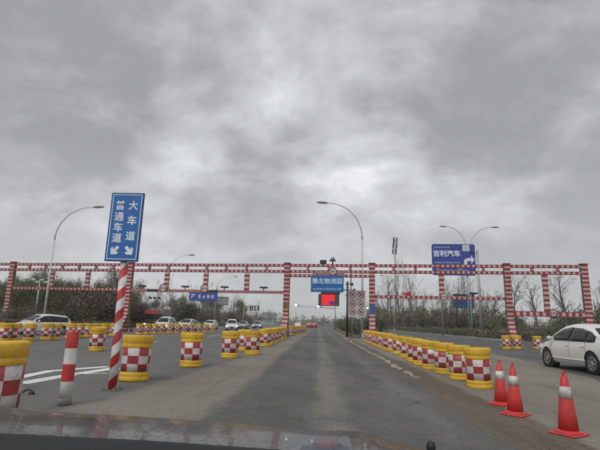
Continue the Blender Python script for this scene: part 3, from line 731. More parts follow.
# ------------------------------------------------------------------ cars
def lerp_tab(tab, y):
    if y <= tab[0][0]: return tab[0][1:]
    for a, b in zip(tab[:-1], tab[1:]):
        if y <= b[0]:
            u = (y-a[0])/(b[0]-a[0]); u = u*u*(3-2*u)*.5 + u*.5
            return tuple(p+(q-p)*u for p, q in zip(a[1:], b[1:]))
    return tab[-1][1:]
def make_car(paint, kind='saloon', lights=False, name='parked_car'):
    t = empty('car')
    hb_ = kind != 'saloon'
    hh = 1.49 if kind == 'saloon' else (1.50 if kind == 'hatchback' else 1.68)
    k = (hh-.95)/.54
    # lower body: y, half width, bottom z, shoulder z, centre z
    rear = -2.22 if not hb_ else -2.08
    tab = [(rear-.03,.70,.42,.80,.84),(rear+.04,.80,.32,.90,.94),(rear+.25,.86,.25,.965,1.02),(-1.3,.89,.22,.97,1.03),(-.5,.895,.20,.945,1.0),(.4,.89,.20,.925,.985),(1.0,.885,.20,.90,.97),(1.45,.87,.21,.85,.915),(1.85,.82,.22,.76,.82),(2.08,.72,.24,.66,.71),(2.17,.60,.28,.58,.61)]
    b = MB(); ny = 56; y0, y1 = tab[0][0], tab[-1][0]; vs = []; nc = 0
    for i in range(ny+1):
        y = y0 + (y1-y0)*i/ny; wd, zb, zs, zc = lerp_tab(tab, y)
        half = [(wd*.0, zb),(wd*.86, zb),(wd*.95, zb+.08),(wd*.99, zb+(zs-zb)*.35),(wd*1.0, zb+(zs-zb)*.60),(wd*.985, zb+(zs-zb)*.80),(wd*.95, zs-.01),(wd*.88, zs+(zc-zs)*.35),(wd*.60, zs+(zc-zs)*.80),(wd*.30, zs+(zc-zs)*.97),(0, zc)]
        ring = half + [(-x, z) for x, z in half[-2:0:-1]]
        nc = len(ring); vs += [(x, y, z) for x, z in ring]
    fs = [(i*nc+j, i*nc+(j+1)%nc, (i+1)*nc+(j+1)%nc, (i+1)*nc+j) for i in range(ny) for j in range(nc)]
    fs += [tuple(range(nc)), tuple(ny*nc+j for j in range(nc-1,-1,-1))]
    b.add(vs, fs, 0, True); body = fixn(b.build('body', [paint, BLACK], t))
    ax = (-1.30, 1.30); wr = .318
    # wheel arches cut out
    cb = MB()
    for a in ax: cb.lathe([(.375,-1.2),(.375,1.2)], 28, axis='X', c=(0,a,wr+.01))
    cut = fixn(cb.build('cutter', BLACK)); md = body.modifiers.new('arch', 'BOOLEAN'); md.object = cut; md.operation = 'DIFFERENCE'; md.solver = 'EXACT'
    dg = bpy.context.evaluated_depsgraph_get(); me = bpy.data.meshes.new_from_object(body.evaluated_get(dg)); body.modifiers.clear(); body.data = me; bpy.data.objects.remove(cut)
    smooth_by_angle(body, 35)
    # greenhouse: closed body-coloured shell, panes set proud of it
    if not hb_: gt = [(-1.92,.70,1.0),(-1.55,.66,1.15),(-1.1,.60,1.36),(-.6,.585,1.46),(0,.585,1.49),(.4,.59,1.44),(.8,.64,1.22),(1.28,.72,.93)]
    else: gt = [(rear+.08,.70,.98),(rear+.2,.66,1.18),(rear+.42,.62,.95+.43*k),(-1.0,.605,.95+.50*k),(-.3,.60,.95+.54*k),(.25,.60,.95+.50*k),(.75,.64,.95+.27*k),(1.28,.72,.93)]
    b = MB(); vs = []; ny = 30
    def prof(y):
        wt, zt = lerp_tab([(g[0], g[1], g[2]) for g in gt], y); return wt, zt
    for i in range(ny+1):
        y = gt[0][0] + (gt[-1][0]-gt[0][0])*i/ny; wt, zt = prof(y); zb = .93
        wb = .855 - .12*max(0,(y-.3)/.98)**2 - .10*max(0,(-1.2-y)/.8)**2
        u = max(0.02, (zt-zb)/.56)
        wt2 = wb + (wt-wb)*min(1,u)
        half = [(wb, zb-.06),(wb, zb),(wb+(wt2-wb)*.55, zb+(zt-.06*min(1,u)-zb)*.55),(wt2, zt-.06*min(1,u)),(wt2*.86, zt-.012),(wt2*.5, zt+.012),(0, zt+.018)]
        ring = half + [(-x, z) for x, z in half[-2::-1]]; nc = len(ring); vs += [(x, y, z) for x, z in ring]
    fs = [(i*nc+j, i*nc+j+1, (i+1)*nc+j+1, (i+1)*nc+j) for i in range(ny) for j in range(nc-1)]
    b.add(vs, fs, 0, True); roof = fixn(b.build('roof', paint, t)); smooth_by_angle(roof, 50)
    zb = .955
    def sx_at(y, z):
        wt, zt = prof(y); wb = .855 - .12*max(0,(y-.3)/.98)**2 - .10*max(0,(-1.2-y)/.8)**2; u = max(.02,(zt-.93)/.56); wt2 = wb+(wt-wb)*min(1,u)
        v = min(1, max(0, (z-.93)/max(.05, zt-.06*min(1,u)-.93))); return wb + (wt2-wb)*v
    def pane(poly, nm='side_window'):
        for s in (1, -1):
            b = MB(); n = 10; V = []
            # grid of the polygon between lower and upper edge
            ys = [poly[0] + (poly[1]-poly[0])*i/n for i in range(n+1)]
            for y in ys:
                lo, hi = zb, poly[2](y)
                for j in range(5):
                    z = lo + (hi-lo)*j/4; V.append((s*(sx_at(y, z)+.006), y, z))
            b.add(V, [(i*5+j, (i+1)*5+j, (i+1)*5+j+1, i*5+j+1) for i in range(n) for j in range(4)], 0, True)
            o = b.build(nm, GLASS, t)
            so_ = o.modifiers.new('thick', 'SOLIDIFY'); so_.thickness = .012; so_.offset = -1 if s > 0 else 1
    hi = lambda y: max(zb+.015, prof(y)[1]-.115*min(1,max(.3,(prof(y)[1]-.93)/.5)))
    if not hb_:
        pane((-.12,.93,hi)); pane((-1.02,-.18,hi)); pane((-1.50,-1.08,hi), 'quarter_window')
    else:
        pane((-.10,.93,hi)); pane((-1.0,-.16,hi)); pane((rear+.32,-1.06,hi), 'quarter_window')
    PT = MATS['black_plastic']
    for ya_, yb_ in ([(-.175,-.125),(-1.075,-1.025)] if not hb_ else [(-.155,-.105),(-1.055,-1.005)]):
        for s in (1, -1):
            b = MB(); V = []
            for y in (ya_, yb_):
                for j in range(5):
                    z = zb + (hi((ya_+yb_)/2)-zb)*j/4; V.append((s*(sx_at(y, z)+.008), y, z))
            b.add(V, [(j, 5+j, 5+j+1, j+1) for j in range(4)]); b.build('pillar_trim', PT, t)
    for s in (1, -1):
        b = MB(); pts = [(s*(sx_at(y_q, zb-.012)+.004), y_q, zb-.012) for y_q in [(-1.5 if not hb_ else rear+.32) + (.93-(-1.5 if not hb_ else rear+.32))*i/16 for i in range(17)]]
        b.tube(pts, .012, 6); b.build('window_trim', PT, t)
    def screen(ya, yb2, nm):                        # windscreen / rear window following the greenhouse top
        b = MB(); V = []; n = 8
        for i in range(n+1):
            y = ya + (yb2-ya)*i/n; wt, zt = prof(y); wb = .855 - .12*max(0,(y-.3)/.98)**2 - .10*max(0,(-1.2-y)/.8)**2; u = max(.02,(zt-.93)/.56); wt2 = wb+(wt-wb)*min(1,u)
            for q in (-.86,-.5,0,.5,.86): V.append((wt2*q, y, zt + (.018 if q == 0 else .012 if abs(q) == .5 else -.012) + .008))
        b.add(V, [(i*5+j, i*5+j+1, (i+1)*5+j+1, (i+1)*5+j) for i in range(n) for j in range(4)], 0, True)
        fixn(b.build(nm, GLASS, t))
    screen(.44, 1.14, 'windscreen'); 
    screen(gt[0][0]+.10, gt[2][0]-.02, 'rear_window')
    # wheels
    for a in ax:
        for s in (1, -1):
            b = MB(); b.lathe([(.20,-.09),(.29,-.105),(.313,-.085),(.318,0),(.313,.085),(.29,.105),(.20,.09)], 28, axis='X'); wh = b.build('wheel', RUB, t, (s*.775, a, wr))
            b = MB(); b.lathe([(.0001,-.07),(.205,-.07),(.205,.07),(.195,.088),(.18,.07),(.0001,.05)], 28, axis='X', m=0)
            rim = b.build('rim_well', DARK, wh)
            b = MB()
            b.lathe([(.178,.06),(.182,.095),(.207,.098),(.207,.085)], 28, axis='X')
            b.lathe([(.055,.05),(.055,.094),(.03,.10),(.0001,.10)], 12, axis='X')
            for q in range(7):
                an = 2*math.pi*q/7; rot = Matrix.Rotation(an, 3, 'X'); b.box(rot @ Vector((.08,.115,0)), (.022,.14,.042), rot=rot)
            r_ = b.build('rim', ALLOY, wh)
            if s < 0: wh.rotation_euler = (0,0,math.pi)
            b = MB(); b.lathe([(.368,-.16),(.368,.10)], 24, axis='X'); b.build('wheel_well', BLACK, t, (s*.70, a, wr+.01))
    # mirrors, handles, seams, lamps, plates
    for s in (1, -1):
        b = MB(); b.bbox((s*.99,.80,1.01), (.17,.11,.12), .03); b.box((s*.885,.80,.965), (.10,.05,.03)); b.build('mirror', [paint], t)
        for yh in (-.02, -.92):
            b = MB(); wd = lerp_tab(tab, yh)[0]; b.bbox((s*(wd*.99+.008), yh, .80), (.03,.17,.028), .008); b.build('door_handle', paint, t)
        b = MB()
        for ys_ in (.98, -.14, -1.02):
            pts = []
            for j in range(9):
                z = .34 + .58*j/8; y = ys_ - (0 if ys_ > -1 else .10*(1-j/8)); wd, zb_, zs, zc = lerp_tab(tab, y); f_ = (z-zb_)/(zs-zb_)
                xx = [(.11,.95),(.35,.99),(.60,1.0),(.80,.985),(1.0,.95)]
                xv = xx[0][1]
                for (fa, va), (fb, vb) in zip(xx[:-1], xx[1:]):
                    if fa <= f_ <= fb: xv = va+(vb-va)*(f_-fa)/(fb-fa)
                    elif f_ > fb: xv = vb
                pts.append((s*(wd*xv+.0005), y, z))
            b.tube(pts, .006, 4, caps=False)
        b.build('door_seam', DARK, t)
        b = MB(); pts = []
        for j in range(12):
            y = -.95 + 1.9*j/11; wd, zb_, zs, zc = lerp_tab(tab, y); pts.append((s*wd*.985, y, zb_+.17))
        b.tube(pts, .028, 6); b.build('sill_trim', paint, t)
        b = MB(); b.prism([(1.72,.64),(2.02,.56),(2.06,.63),(1.80,.745)], s*.60, s*.845, 'YZ'); fixn(b.build('headlight', HEADLON if lights else HEADL, t))
        b = MB(); b.prism([(rear-.04,.66),(rear+.22,.70),(rear+.20,.90),(rear-.02,.88)], s*.58, s*.865, 'YZ'); fixn(b.build('taillight', TAIL, t))
    b = MB(); b.bbox((0,2.14,.50), (.95,.06,.13), .02); b.bbox((0,2.145,.33), (1.2,.05,.12), .02); b.build('grille', BLACK, t)
    b = MB(); b.box((0,2.188,.44), (.44,.012,.13)); b.build('number_plate', mat('blue_plate', (.02,.05,.25), .5), t)
    b = MB(); b.box((0,rear-.045,.62), (.44,.012,.13)); b.build('number_plate', MATS['blue_plate'], t)
    b = MB(); b.bbox((0,rear-.02,.42), (1.3,.06,.10), .02); b.build('rear_bumper_trim', BLACK, t)
    return t
saloon = make_car(CARW, 'saloon'); hatch = make_car(CARW, 'hatchback'); suv = make_car(CARW, 'suv', lights=True)
def put(o, x, y, rz, label, cat='car', group=None, z=-.012):
    o.location = (x, y, z); o.rotation_euler = (0,0,rz); tag(o, label, cat, group); return o
fw = at(548.5, 366.5); 
put(saloon, fw.x + .86, fw.y - 1.32, R(1.5), 'white saloon driving on the dark side road next to the traffic cones')
ph = at(38, 336)
put(hatch, gx(40, 33.5), 33.5, R(150), 'white hatchback turning behind the far barrels, under the tall lamp post')
for o_ in (hatch,): o_.scale = (.98, .90, .98)
G_ON = 'oncoming traffic on the left carriageway'
def clone(src, paint=None):
    c = copy_tree(src)
    if paint:
        for ch in c.children_recursive:
            if ch.type == 'MESH' and ch.data.materials and ch.data.materials[0] == CARW:
                ch.data = ch.data.copy(); ch.data.materials[0] = paint
    return c
put(suv, gx(165, 58), 58, R(180), 'white off-roader with lit headlamps driving between the red truck and a white saloon', group=G_ON)
put(clone(saloon), gx(187.5, 60), 60, R(180-6), 'white saloon oncoming below the blue hoarding', group=G_ON)
put(clone(hatch), gx(210.5, 75), 75, R(180), 'small white hatchback oncoming below the grey board back', group=G_ON)
put(clone(suv), gx(231.5, 72), 72, R(180+10), 'white off-roader oncoming, leading a car close behind its flank', group=G_ON)
put(clone(saloon, CARS), gx(243, 90), 90, R(180), 'pale car tucked behind the leading white off-roader', group=G_ON)
put(clone(suv, CARS), gx(257.5, 105), 105, R(180), 'distant silver off-roader under the hanging traffic lights', group=G_ON)
put(clone(suv), gx(298, 125), 125, R(0), 'distant white car just right of the yellow patched gantry post', group='far traffic ahead')
put(clone(suv, CARR), gx(309.5, 150), 150, R(0), 'distant red car at the end of the lane, first of the red pair', group='far traffic ahead')
put(clone(suv, CARR), gx(314.5, 158), 158, R(0), 'distant red car at the end of the lane, right hand one of the red pair', group='far traffic ahead')
# truck with red banner
xt = gx(151, 70)
t = empty('truck', (xt, 70, -.012), R(4), 'dark truck with a red band over its windscreen and lit headlamps', 'truck')
DKT = mat('dark_truck_paint', (.045,.03,.03), .5, dirt=.3)
b = MB(); b.bbox((0,.95,1.35), (2.4,1.9,2.0), .12); b.build('cab', DKT, t)
b = MB(); b.bbox((0,4.5,1.75), (2.4,5.0,2.4), .05); b.build('cargo_box', mat('grey_cargo', (.2,.2,.2), .7, dirt=.3), t)
b = MB(); b.bbox((0,-.01,2.42), (2.3,.10,.62), .03); b.build('roof_band', mat('red_banner', (.38,.04,.05), .6, dirt=.3), t)
b = MB(); b.prism([(-1.08,1.35),(1.08,1.35),(1.0,2.05),(-1.0,2.05)], -.02, .03); fixn(b.build('windscreen', GLASS, t))
b = MB(); b.bbox((0,-.06,.55), (2.4,.2,.5), .05); b.build('bumper', BLACK, t)
for s in (1,-1):
    b = MB(); b.bbox((s*.98,-.17,.62), (.30,.05,.2), .02); b.build('headlight', HEADLON, t)
    b = MB(); b.bbox((s*1.36,.1,1.75), (.12,.2,.5), .03); b.build('mirror', BLACK, t)
    for ya in (.9, 5.6):
        b = MB(); b.lathe([(.3,-.14),(.48,-.14),(.5,0),(.48,.14),(.3,.14)], 20, axis='X'); b.lathe([(.0001,-.1),(.3,-.1),(.3,.1),(.0001,.1)], 16, axis='X', m=1); b.build('wheel', [RUB, GALV], t, (s*1.0, ya, .5))
b = MB(); b.bbox((0,3.5,.75), (.9,7,.3), .03); b.build('chassis', BLACK, t)

# ------------------------------------------------------------------ street lamps, masts, boards, signals
def lamp_post(px, y, htop, hx, label, group='street lamps', hr=.10, double=None, dy=0):
    x = gx(px, y); t = empty('street_lamp', (x, y, -.015), 0, label, 'street lamp', group)
    zb = htop*.72
    b = MB(); b.tube([(0,0,0),(0,0,zb*.5),(0,0,zb)], [hr,hr*.8,hr*.62], 12); b.build('pole', LAMPG, t)
    b = MB(); b.lathe([(hr*1.8,0),(hr*1.8,.06),(hr*1.2,.1),(hr*1.15,.5),(hr,.52)], 12); b.build('base', LAMPG, t)
    for hx_ in ([hx] if double is None else [hx, double]):
        pts = []; n = 14
        for i in range(n+1):
            u = i/n; a = u*math.pi/2
            pts.append((hx_*(.62*(1-math.cos(a)) + .38*u*u), 0, zb + (htop-zb)*math.sin(a)**.95))
        b = MB(); b.tube(pts, [hr*.60*(1-.45*i/n) for i in range(n+1)], 8); arm = b.build('arm', LAMPG, t)
        s = 1 if hx_ > 0 else -1; L = min(1.1, abs(hx_)*.32)
        b = MB(); b.tube([(hx_-s*.08,0,htop),(hx_+s*L*.2,0,htop+.03),(hx_+s*L*.6,0,htop+.06),(hx_+s*L,0,htop+.05)], [.06,.13,.15,.06], 8); b.build('lamp_head', mat('grey_lamp_head', (.24,.25,.26), .5), arm)
    return t
def hgt_at(px, py, y): return aty(px, py, y).z
def lampw(px, pytop, y): return hgt_at(px, pytop, y)
lamp_post(42, 46, lampw(85, 207, 46), aty(94,206,46).x - gx(42,46), 'tall street lamp rising behind the white hatchback', hr=.12)
lamp_post(362.5, 47, lampw(338, 203, 47), aty(327,203,47).x - gx(362.5,47), 'tall street lamp behind the board of six round signs', hr=.13)
lamp_post(164, 84, lampw(185, 255, 84), aty(189,255,84).x - gx(164,84), 'street lamp rising behind the white panel sign and off-roader', hr=.11)
lamp_post(214, 132, lampw(230, 276.5, 132), aty(234,276.5,132).x - gx(214,132), 'smaller street lamp rising behind the blue hoarding', hr=.11)
lamp_post(96, 110, lampw(106, 272, 110), aty(108,272,110).x - gx(96,110), 'faint distant street lamp in front of the willows', hr=.10)
lamp_post(472.5, 76, lampw(470, 227, 76), aty(446,227.5,76).x - gx(472.5,76), 'double armed street lamp beside the navy turn billboard', hr=.16, double=aty(492,228,76).x - gx(472.5,76))
lamp_post(394.5, 135, lampw(394, 276, 135), aty(383,276,135).x - gx(394.5,135), 'smaller double armed street lamp beside the phone mast', hr=.12, double=aty(403,276,135).x - gx(394.5,135))
# camera pole
x = gx(482, 66); t = empty('camera_pole', (x, 66, -.015), 0, 'thick grey pole with a dark camera arm right of the navy billboard', 'camera pole')
ht = hgt_at(481, 251, 66)
b = MB(); b.tube([(0,0,0),(0,0,ht*.5),(0,0,ht)], [.21,.18,.15], 14); b.lathe([(.15,ht),(.17,ht+.02),(.12,ht+.12),(.0001,ht+.13)], 14); b.build('pole', GALV, t)
b = MB(); b.tube([(0,0,ht-.35),(-.75,-.05,ht-.28)], .05, 8); b.build('arm', DARK, t)
b = MB(); b.bbox((-.85,-.05,ht-.25), (.5,.22,.24), .04); b.build('camera', BLACK, t)
# phone mast
ym = 190; x = gx(396.3, ym); ht = hgt_at(396.3, 233, ym); t = empty('phone_mast', (x, ym, 0), 0, 'tall slim phone mast with antenna cluster near the top', 'phone mast')
b = MB(); b.tube([(0,0,0),(0,0,ht*.5),(0,0,ht*.88),(0,0,ht)], [.62,.5,.34,.05], 10); b.build('pole', LAMPG, t)
for zc in (.80, .86, .92):
    for k_ in range(3):
        a = k_*2.09+zc*9; b = MB(); b.bbox((.85*math.cos(a), .85*math.sin(a), ht*zc), (.5,.5,2.2), .05); b.box((.45*math.cos(a), .45*math.sin(a), ht*zc), (abs(.7*math.cos(a))+.12, abs(.7*math.sin(a))+.12, .12)); b.build('antenna', DARK, t)
# six-circle board
yb6 = 45.5; c0, c1 = aty(348,317,yb6), aty(365.3,290.5,yb6)
w6, h6 = c1.x-c0.x, c1.z-c0.z; xc = (c0.x+c1.x)/2
t = empty('traffic_sign', (xc, yb6, 0), R(2), 'pale board with six round red ringed prohibition signs on two posts', 'road sign')
b = MB(); b.bbox((0,0,c0.z+h6/2), (w6,.05,h6), .015); pn = b.build('panel', BOARDW, t)
for sx in (-.27,.27):
    b = MB(); b.tube([(sx*w6,.06,-.02),(sx*w6,.06,c1.z-.1)], .055, 10); b.build('post', GALV, t)
rr6 = h6*.125
PICT = mat('dark_pictogram', (.03,.03,.035), .6)
for iz, zf in enumerate((.835,.485,.20)):
    for ix in (-.235,.235):
        cxx, czz = ix*w6, c0.z + zf*h6
        b = MB(); disc(b, rr6*.78, rr6, (cxx,0,czz), -.034, -.026, 0, 24); ring = fixn(b.build('round_sign', mat('dull_red_ring', (.30,.03,.035), .6, dirt=.2), t))
        b = MB(); b.box((cxx,-.029,czz-.01), (rr6*.8,.004,rr6*.34)); b.box((cxx+rr6*.25,-.029,czz+rr6*.22), (rr6*.3,.004,rr6*.22))
        for q in (-.25,.25): disc(b, 0, rr6*.12, (cxx+q*rr6,0,czz-rr6*.26), -.031, -.027, 0, 10)
        fixn(b.build('pictogram', PICT, ring))
        b = MB(); b.box((cxx,-.036,czz), (rr6*1.6,.003,rr6*.13), rot=Matrix.Rotation(R(45),3,'Y')); b.build('slash', MATS['dull_red_ring'], ring)
b = MB(); random.seed(3); scribble(b, -w6*.42, c0.z+h6*.625, 8, w6*.082, -.028); b.build('small_characters', PICT, t)
# dark signal post behind it
yq = 52; x = gx(347.3, yq); t = empty('signal_post', (x, yq, 0), 0, 'dark post with short cross brackets between the red screen and the six sign board', 'signal post')
ht = hgt_at(347.3, 281.5, yq)
b = MB(); b.tube([(0,0,0),(0,0,ht)], [.13,.11], 10); b.build('pole', DARK, t)
for q, l2 in ((.30,.5),(.95,.8),(1.5,.5)):
    b = MB(); b.box((.15,0,ht-q), (l2*1.6,.10,.10)); b.bbox((.15+l2*.75,0,ht-q), (.24,.24,.32), .03); b.build('bracket', DARK, t)
x = gx(350.8, 53); t = empty('thin_pole', (x, 53, 0), 0, 'thin dark pole with a small cap beside the signal post', 'pole')
b = MB(); ht = hgt_at(350.8, 275, 53); b.tube([(0,0,0),(0,0,ht)], .055, 8); b.build('shaft', DARK, t); b = MB(); b.lathe([(.09,ht),(.1,ht+.12),(.0001,ht+.16)], 10); b.build('cap', DARK, t)

# navy billboard with a turn arrow
yb7 = 71; a0, a1 = aty(432.8,275,yb7), aty(474,244.5,yb7); W7, H7 = a1.x-a0.x, a1.z-a0.z
t = empty('billboard', ((a0.x+a1.x)/2, yb7, 0), R(-4), 'navy billboard with large white characters and a turn right arrow', 'billboard')
z0 = a0.z
def rrect(w_, h_, r_, n=6):
    pts = []
    for cx_, cz_, a_ in ((w_/2-r_,h_/2-r_,0),(-w_/2+r_,h_/2-r_,90),(-w_/2+r_,-h_/2+r_,180),(w_/2-r_,-h_/2+r_,270)):
        for i in range(n+1): an = R(a_+90*i/n); pts.append((cx_+r_*math.cos(an), cz_+r_*math.sin(an)))
    return pts
b = MB(); b.prism([(p[0], p[1]+z0+H7/2) for p in rrect(W7,H7,.35)], -.08, .08); pnl = fixn(b.build('panel', BLUEN, t))
text('吉利汽车', W7*.160, SIGNW, t, (-W7*.155,-.086,z0+H7*.68), bold=.025, spacing=1.0, name='characters')
random.seed(6)
b = MB(); scribble(b, -W7*.45, z0+H7*.875, 9, W7*.034, -.084); scribble(b, -W7*.45, z0+H7*.385, 16, W7*.032, -.084); scribble(b, -W7*.40, z0+H7*.12, 14, W7*.045, -.084); b.build('small_characters', SIGNW, t)
b = MB(); b.box((W7*.295,-.085,z0+H7*.875), (W7*.165,.008,H7*.21)); lp = b.build('pale_patch', mat('pale_grey_patch', (.5,.52,.55), .6), t)
aw = [(.235,.28),(.235,.46),(.26,.52),(.31,.55),(.40,.55),(.40,.64),(.485,.50),(.40,.37),(.40,.46),(.33,.455),(.31,.43),(.305,.28)]
b = MB(); b.prism([(p[0]*W7, z0+p[1]*H7) for p in aw], -.09, -.081); fixn(b.build('arrow', SIGNW, t))
for q in (-.3,.3):
    b = MB(); b.tube([(q*W7,.25,0),(q*W7,.25,z0+H7*.9)], .12, 10); b.build('post', GALV, t)
# plain blue sign in the trees
yb8 = 77; a0, a1 = aty(452.5,308,yb8), aty(474,294,yb8); W8, H8 = a1.x-a0.x, a1.z-a0.z
t = empty('road_sign', ((a0.x+a1.x)/2, yb8, 0), 0, 'dull blue road sign before the trees, below the navy billboard', 'road sign')
b = MB(); b.bbox((0,0,a0.z+H8*.36), (W8,.08,H8*.72), .03); b.build('panel', mat('dull_blue_panel', (.05,.10,.22), .6, dirt=.3), t)
b = MB(); b.bbox((0,.0,a0.z+H8*.90), (W8*.95,.12,H8*.14), .02); b.build('top_beam', DARK, t)
b = MB(); b.box((W8*.16,-.045,a0.z+H8*.28), (W8*.28,.01,H8*.42)); b.build('blue_square', BLUE, t)
for q in (-.3,.3):
    b = MB(); b.tube([(q*W8,.12,0),(q*W8,.12,a1.z)], .10, 8); b.build('post', DARK, t)
# blue hoarding on the left
yb9 = 118; a0, a1 = aty(189,300.5,yb9), aty(217.5,292,yb9); W9, H9 = a1.x-a0.x, a1.z-a0.z
t = empty('hoarding', ((a0.x+a1.x)/2, yb9, 0), R(5), 'wide blue hoarding with white characters on a single post', 'billboard')
b = MB(); b.bbox((0,0,a0.z+H9/2), (W9,.2,H9), .05); b.build('panel', BLUEB, t)
b = MB(); random.seed(12); scribble(b, -W9*.20, a0.z+H9*.28, 4, W9*.125, -.108, .25)
b.prism([(-W9*.44,a0.z+H9*.3),(-W9*.40,a0.z+H9*.3),(-W9*.27,a0.z+H9*.72),(-W9*.31,a0.z+H9*.72)], -.112, -.104); b.prism([(-W9*.45,a0.z+H9*.62),(-W9*.34,a0.z+H9*.62),(-W9*.34,a0.z+H9*.70),(-W9*.45,a0.z+H9*.70)], -.116, -.113); fixn(b.build('characters', SIGNW, t))
b = MB(); b.box((-W9*.52,-.02,a0.z-.12), (W9*1.1,.3,.10)); b.build('catwalk', DARK, t)
b = MB(); b.tube([(0,.3,0),(0,.3,a0.z+H9*.9)], [.38,.32], 12); b.build('post', mat('blue_grey_post', (.10,.12,.15), .6), t)
def back_board(x0p, x1p, y0p, y1p, y, label):
    a0, a1 = aty(x0p,y1p,y), aty(x1p,y0p,y); W_, H_ = a1.x-a0.x, a1.z-a0.z
    t = empty('board_back', ((a0.x+a1.x)/2, y, 0), R(-3), label, 'road sign', 'grey backs of roadside boards')
    b = MB(); b.bbox((0,0,a0.z+H_/2), (W_,.1,H_), .03); b.build('panel', GREYB, t)
    for q in (.04,.96):
        b = MB(); b.box((0,-.07,a0.z+H_*q), (W_*1.02,.05,H_*.07)); b.build('edge_rail', DARK, t)
    b = MB(); b.tube([(-W_*.5,.12,0),(-W_*.5,.12,a1.z)], .2, 10); b.tube([(-W_*.5,.12,a0.z+H_*.5),(W_*.3,.12,a0.z+H_*.5)], .09, 8); b.build('post', DARK, t)
back_board(215.5, 229, 297, 305, 142, 'grey back of a roadside board right of the blue hoarding')
back_board(234, 242, 304, 307.5, 185, 'small far grey board back left of the traffic lights')
# white panel sign and signal frame by the truck
yv = 82; a0, a1 = aty(163,319,yv), aty(170.5,307,yv)
t = empty('panel_sign', ((a0.x+a1.x)/2, yv, 0), 0, 'upright white panel with a column of dark characters beside the red banded truck', 'sign')
b = MB(); b.bbox((0,0,(a1.z)/2), (a1.x-a0.x,.3,a1.z), .04); b.build('panel', BOARDW, t)
b = MB(); random.seed(31)
for i in range(3): scribble(b, -.22, a1.z*.85-.6*i, 1, .45, -.155)
b.build('characters', PICT, t)
yf = 78; a0, a1 = aty(146,322,yf), aty(161.8,297,yf); WW = a1.x-a0.x
t = empty('signal_gantry', ((a0.x+a1.x)/2, yf, 0), 0, 'thin grey frame carrying small dark cameras above the red banded truck', 'signal frame')
b = MB()
for q in (-.5,.5): b.tube([(q*WW,0,0),(q*WW,0,a1.z)], .08, 8)
b.tube([(-WW/2,0,a1.z-.3),(WW/2,0,a1.z-.3)], .06, 8); b.tube([(-WW/2,0,a1.z-1.9),(WW/2,0,a1.z-1.9)], .05, 8); b.build('frame', GALV, t)
for q in (-.32,.0,.32):
    b = MB(); b.bbox((q*WW,-.2,a1.z-.15), (.4,.5,.22), .03); b.build('camera', BLACK, t)
# grey pole with flat lamps among the willows
y_ = 62; x = gx(33.5, y_); t = empty('floodlight_pole', (x, y_, 0), 0, 'thin grey pole with a cluster of pale lights in front of the willows', 'light pole')
ht = hgt_at(33.5, 279, y_); b = MB(); b.tube([(0,0,0),(0,0,ht)], [.12,.08], 8); b.build('pole', GALV, t)
for i in range(4):
    b = MB(); b.bbox(((-.9,-.3,.3,.9)[i],0,ht-.1-.3*(i%2)), (.5,.3,.26), .04); b.box(((-.6,-.15,.15,.6)[i],.1,ht-.3-.2*(i%2)), (.7,.06,.06)); b.build('floodlight', LAMPG, t)
# traffic lights over the far junction
y_ = 165; t = empty('traffic_lights', (gx(243, y_), y_, 0), 0, 'row of dark hanging traffic lights over the far junction', 'traffic lights')
ht = hgt_at(245, 305.8, y_); xe = aty(259,306,y_).x - t.location.x
b = MB(); b.tube([(0,0,0),(0,0,ht)], [.16,.12], 8); b.tube([(0,0,ht-.05),(xe,0,ht+.1)], .10, 8); b.build('pole', GALV, t)
for px in (250.5, 252.5, 255, 258.5):
    xx = aty(px,308,y_).x - t.location.x; b = MB(); b.bbox((xx,-.2,ht-.95), (.5,.4,1.5), .05); b.box((xx,-.2,ht-.08), (.7,.5,.2)); b.build('signal_head', BLACK, t)
# lit camera lamps on long arms
LAMPON = mat('lit_white_lamp', (1,1,1), .3, emit=(.92,.97,1), estr=9)
y_ = 112; x = gx(335, y_); t = empty('camera_gantry', (x, y_, 0), 0, 'long thin arm carrying two bright white lamps over the far end of the lane', 'camera gantry')
ht = hgt_at(335, 304, y_); xa = aty(296, 305.5, y_).x - x; xb_ = aty(318.3, 306, y_).x - x
zA = hgt_at(297, 305.8, y_); zB = hgt_at(335, 308.5, y_)
b = MB(); b.tube([(0,0,0),(0,0,ht+.5)], [.17,.13], 10); b.build('pole', GALV, t)
b = MB(); b.tube([(0,0,zB),(xa,0,zA-.05)], [.10,.06], 8); b.build('arm', GALV, t)
for xx, q in ((xa, 297), (xb_, 318.3)):
    u = xx/xa; z_ = zB + (zA-zB)*u; b = MB(); b.bbox((xx,-.1,z_+.16), (.36,.25,.22), .03); h_ = b.build('lamp_housing', DARK, t)
    b = MB(); disc(b, 0, .20, (xx,0,z_+.17), -.26, -.226, 0, 16); fixn(b.build('lamp_face', LAMPON, h_))
    b = MB(); b.bbox((xx+.7,-.05,z_+.16), (.3,.3,.2), .03); b.build('camera', BLACK, t)
y_ = 80; x = gx(366.8, y_); t = empty('camera_gantry', (x, y_, 0), 0, 'single bright white lamp on a short pole beside the blue patched gantry post', 'lamp')
ht = hgt_at(368, 309, y_); b = MB(); b.tube([(0,0,0),(0,0,ht)], .07, 8); b.build('pole', GALV, t); b = MB(); b.bbox((.1,-.1,ht+.12), (.3,.2,.24), .03); hh_ = b.build('lamp_housing', DARK, t)
b = MB(); disc(b, 0, .13, (.1,0,ht+.12), -.23, -.201, 0, 16); fixn(b.build('lamp_face', LAMPON, hh_))
# distance marker box between the hedges
p = aty(418.5, 324, 100); t = empty('cabinet', (gx(418.5,122), 122, 0), 0, 'small blue grey roadside cabinet behind the clipped hedge', 'cabinet')
b = MB(); b.bbox((0,0,1.0), (1.1,.8,2.0), .05); b.build('case', mat('blue_grey_cabinet', (.10,.14,.18), .6), t); b = MB(); b.bbox((0,0,2.06), (1.3,1.0,.12), .03); b.build('cover', LAMPG, t)
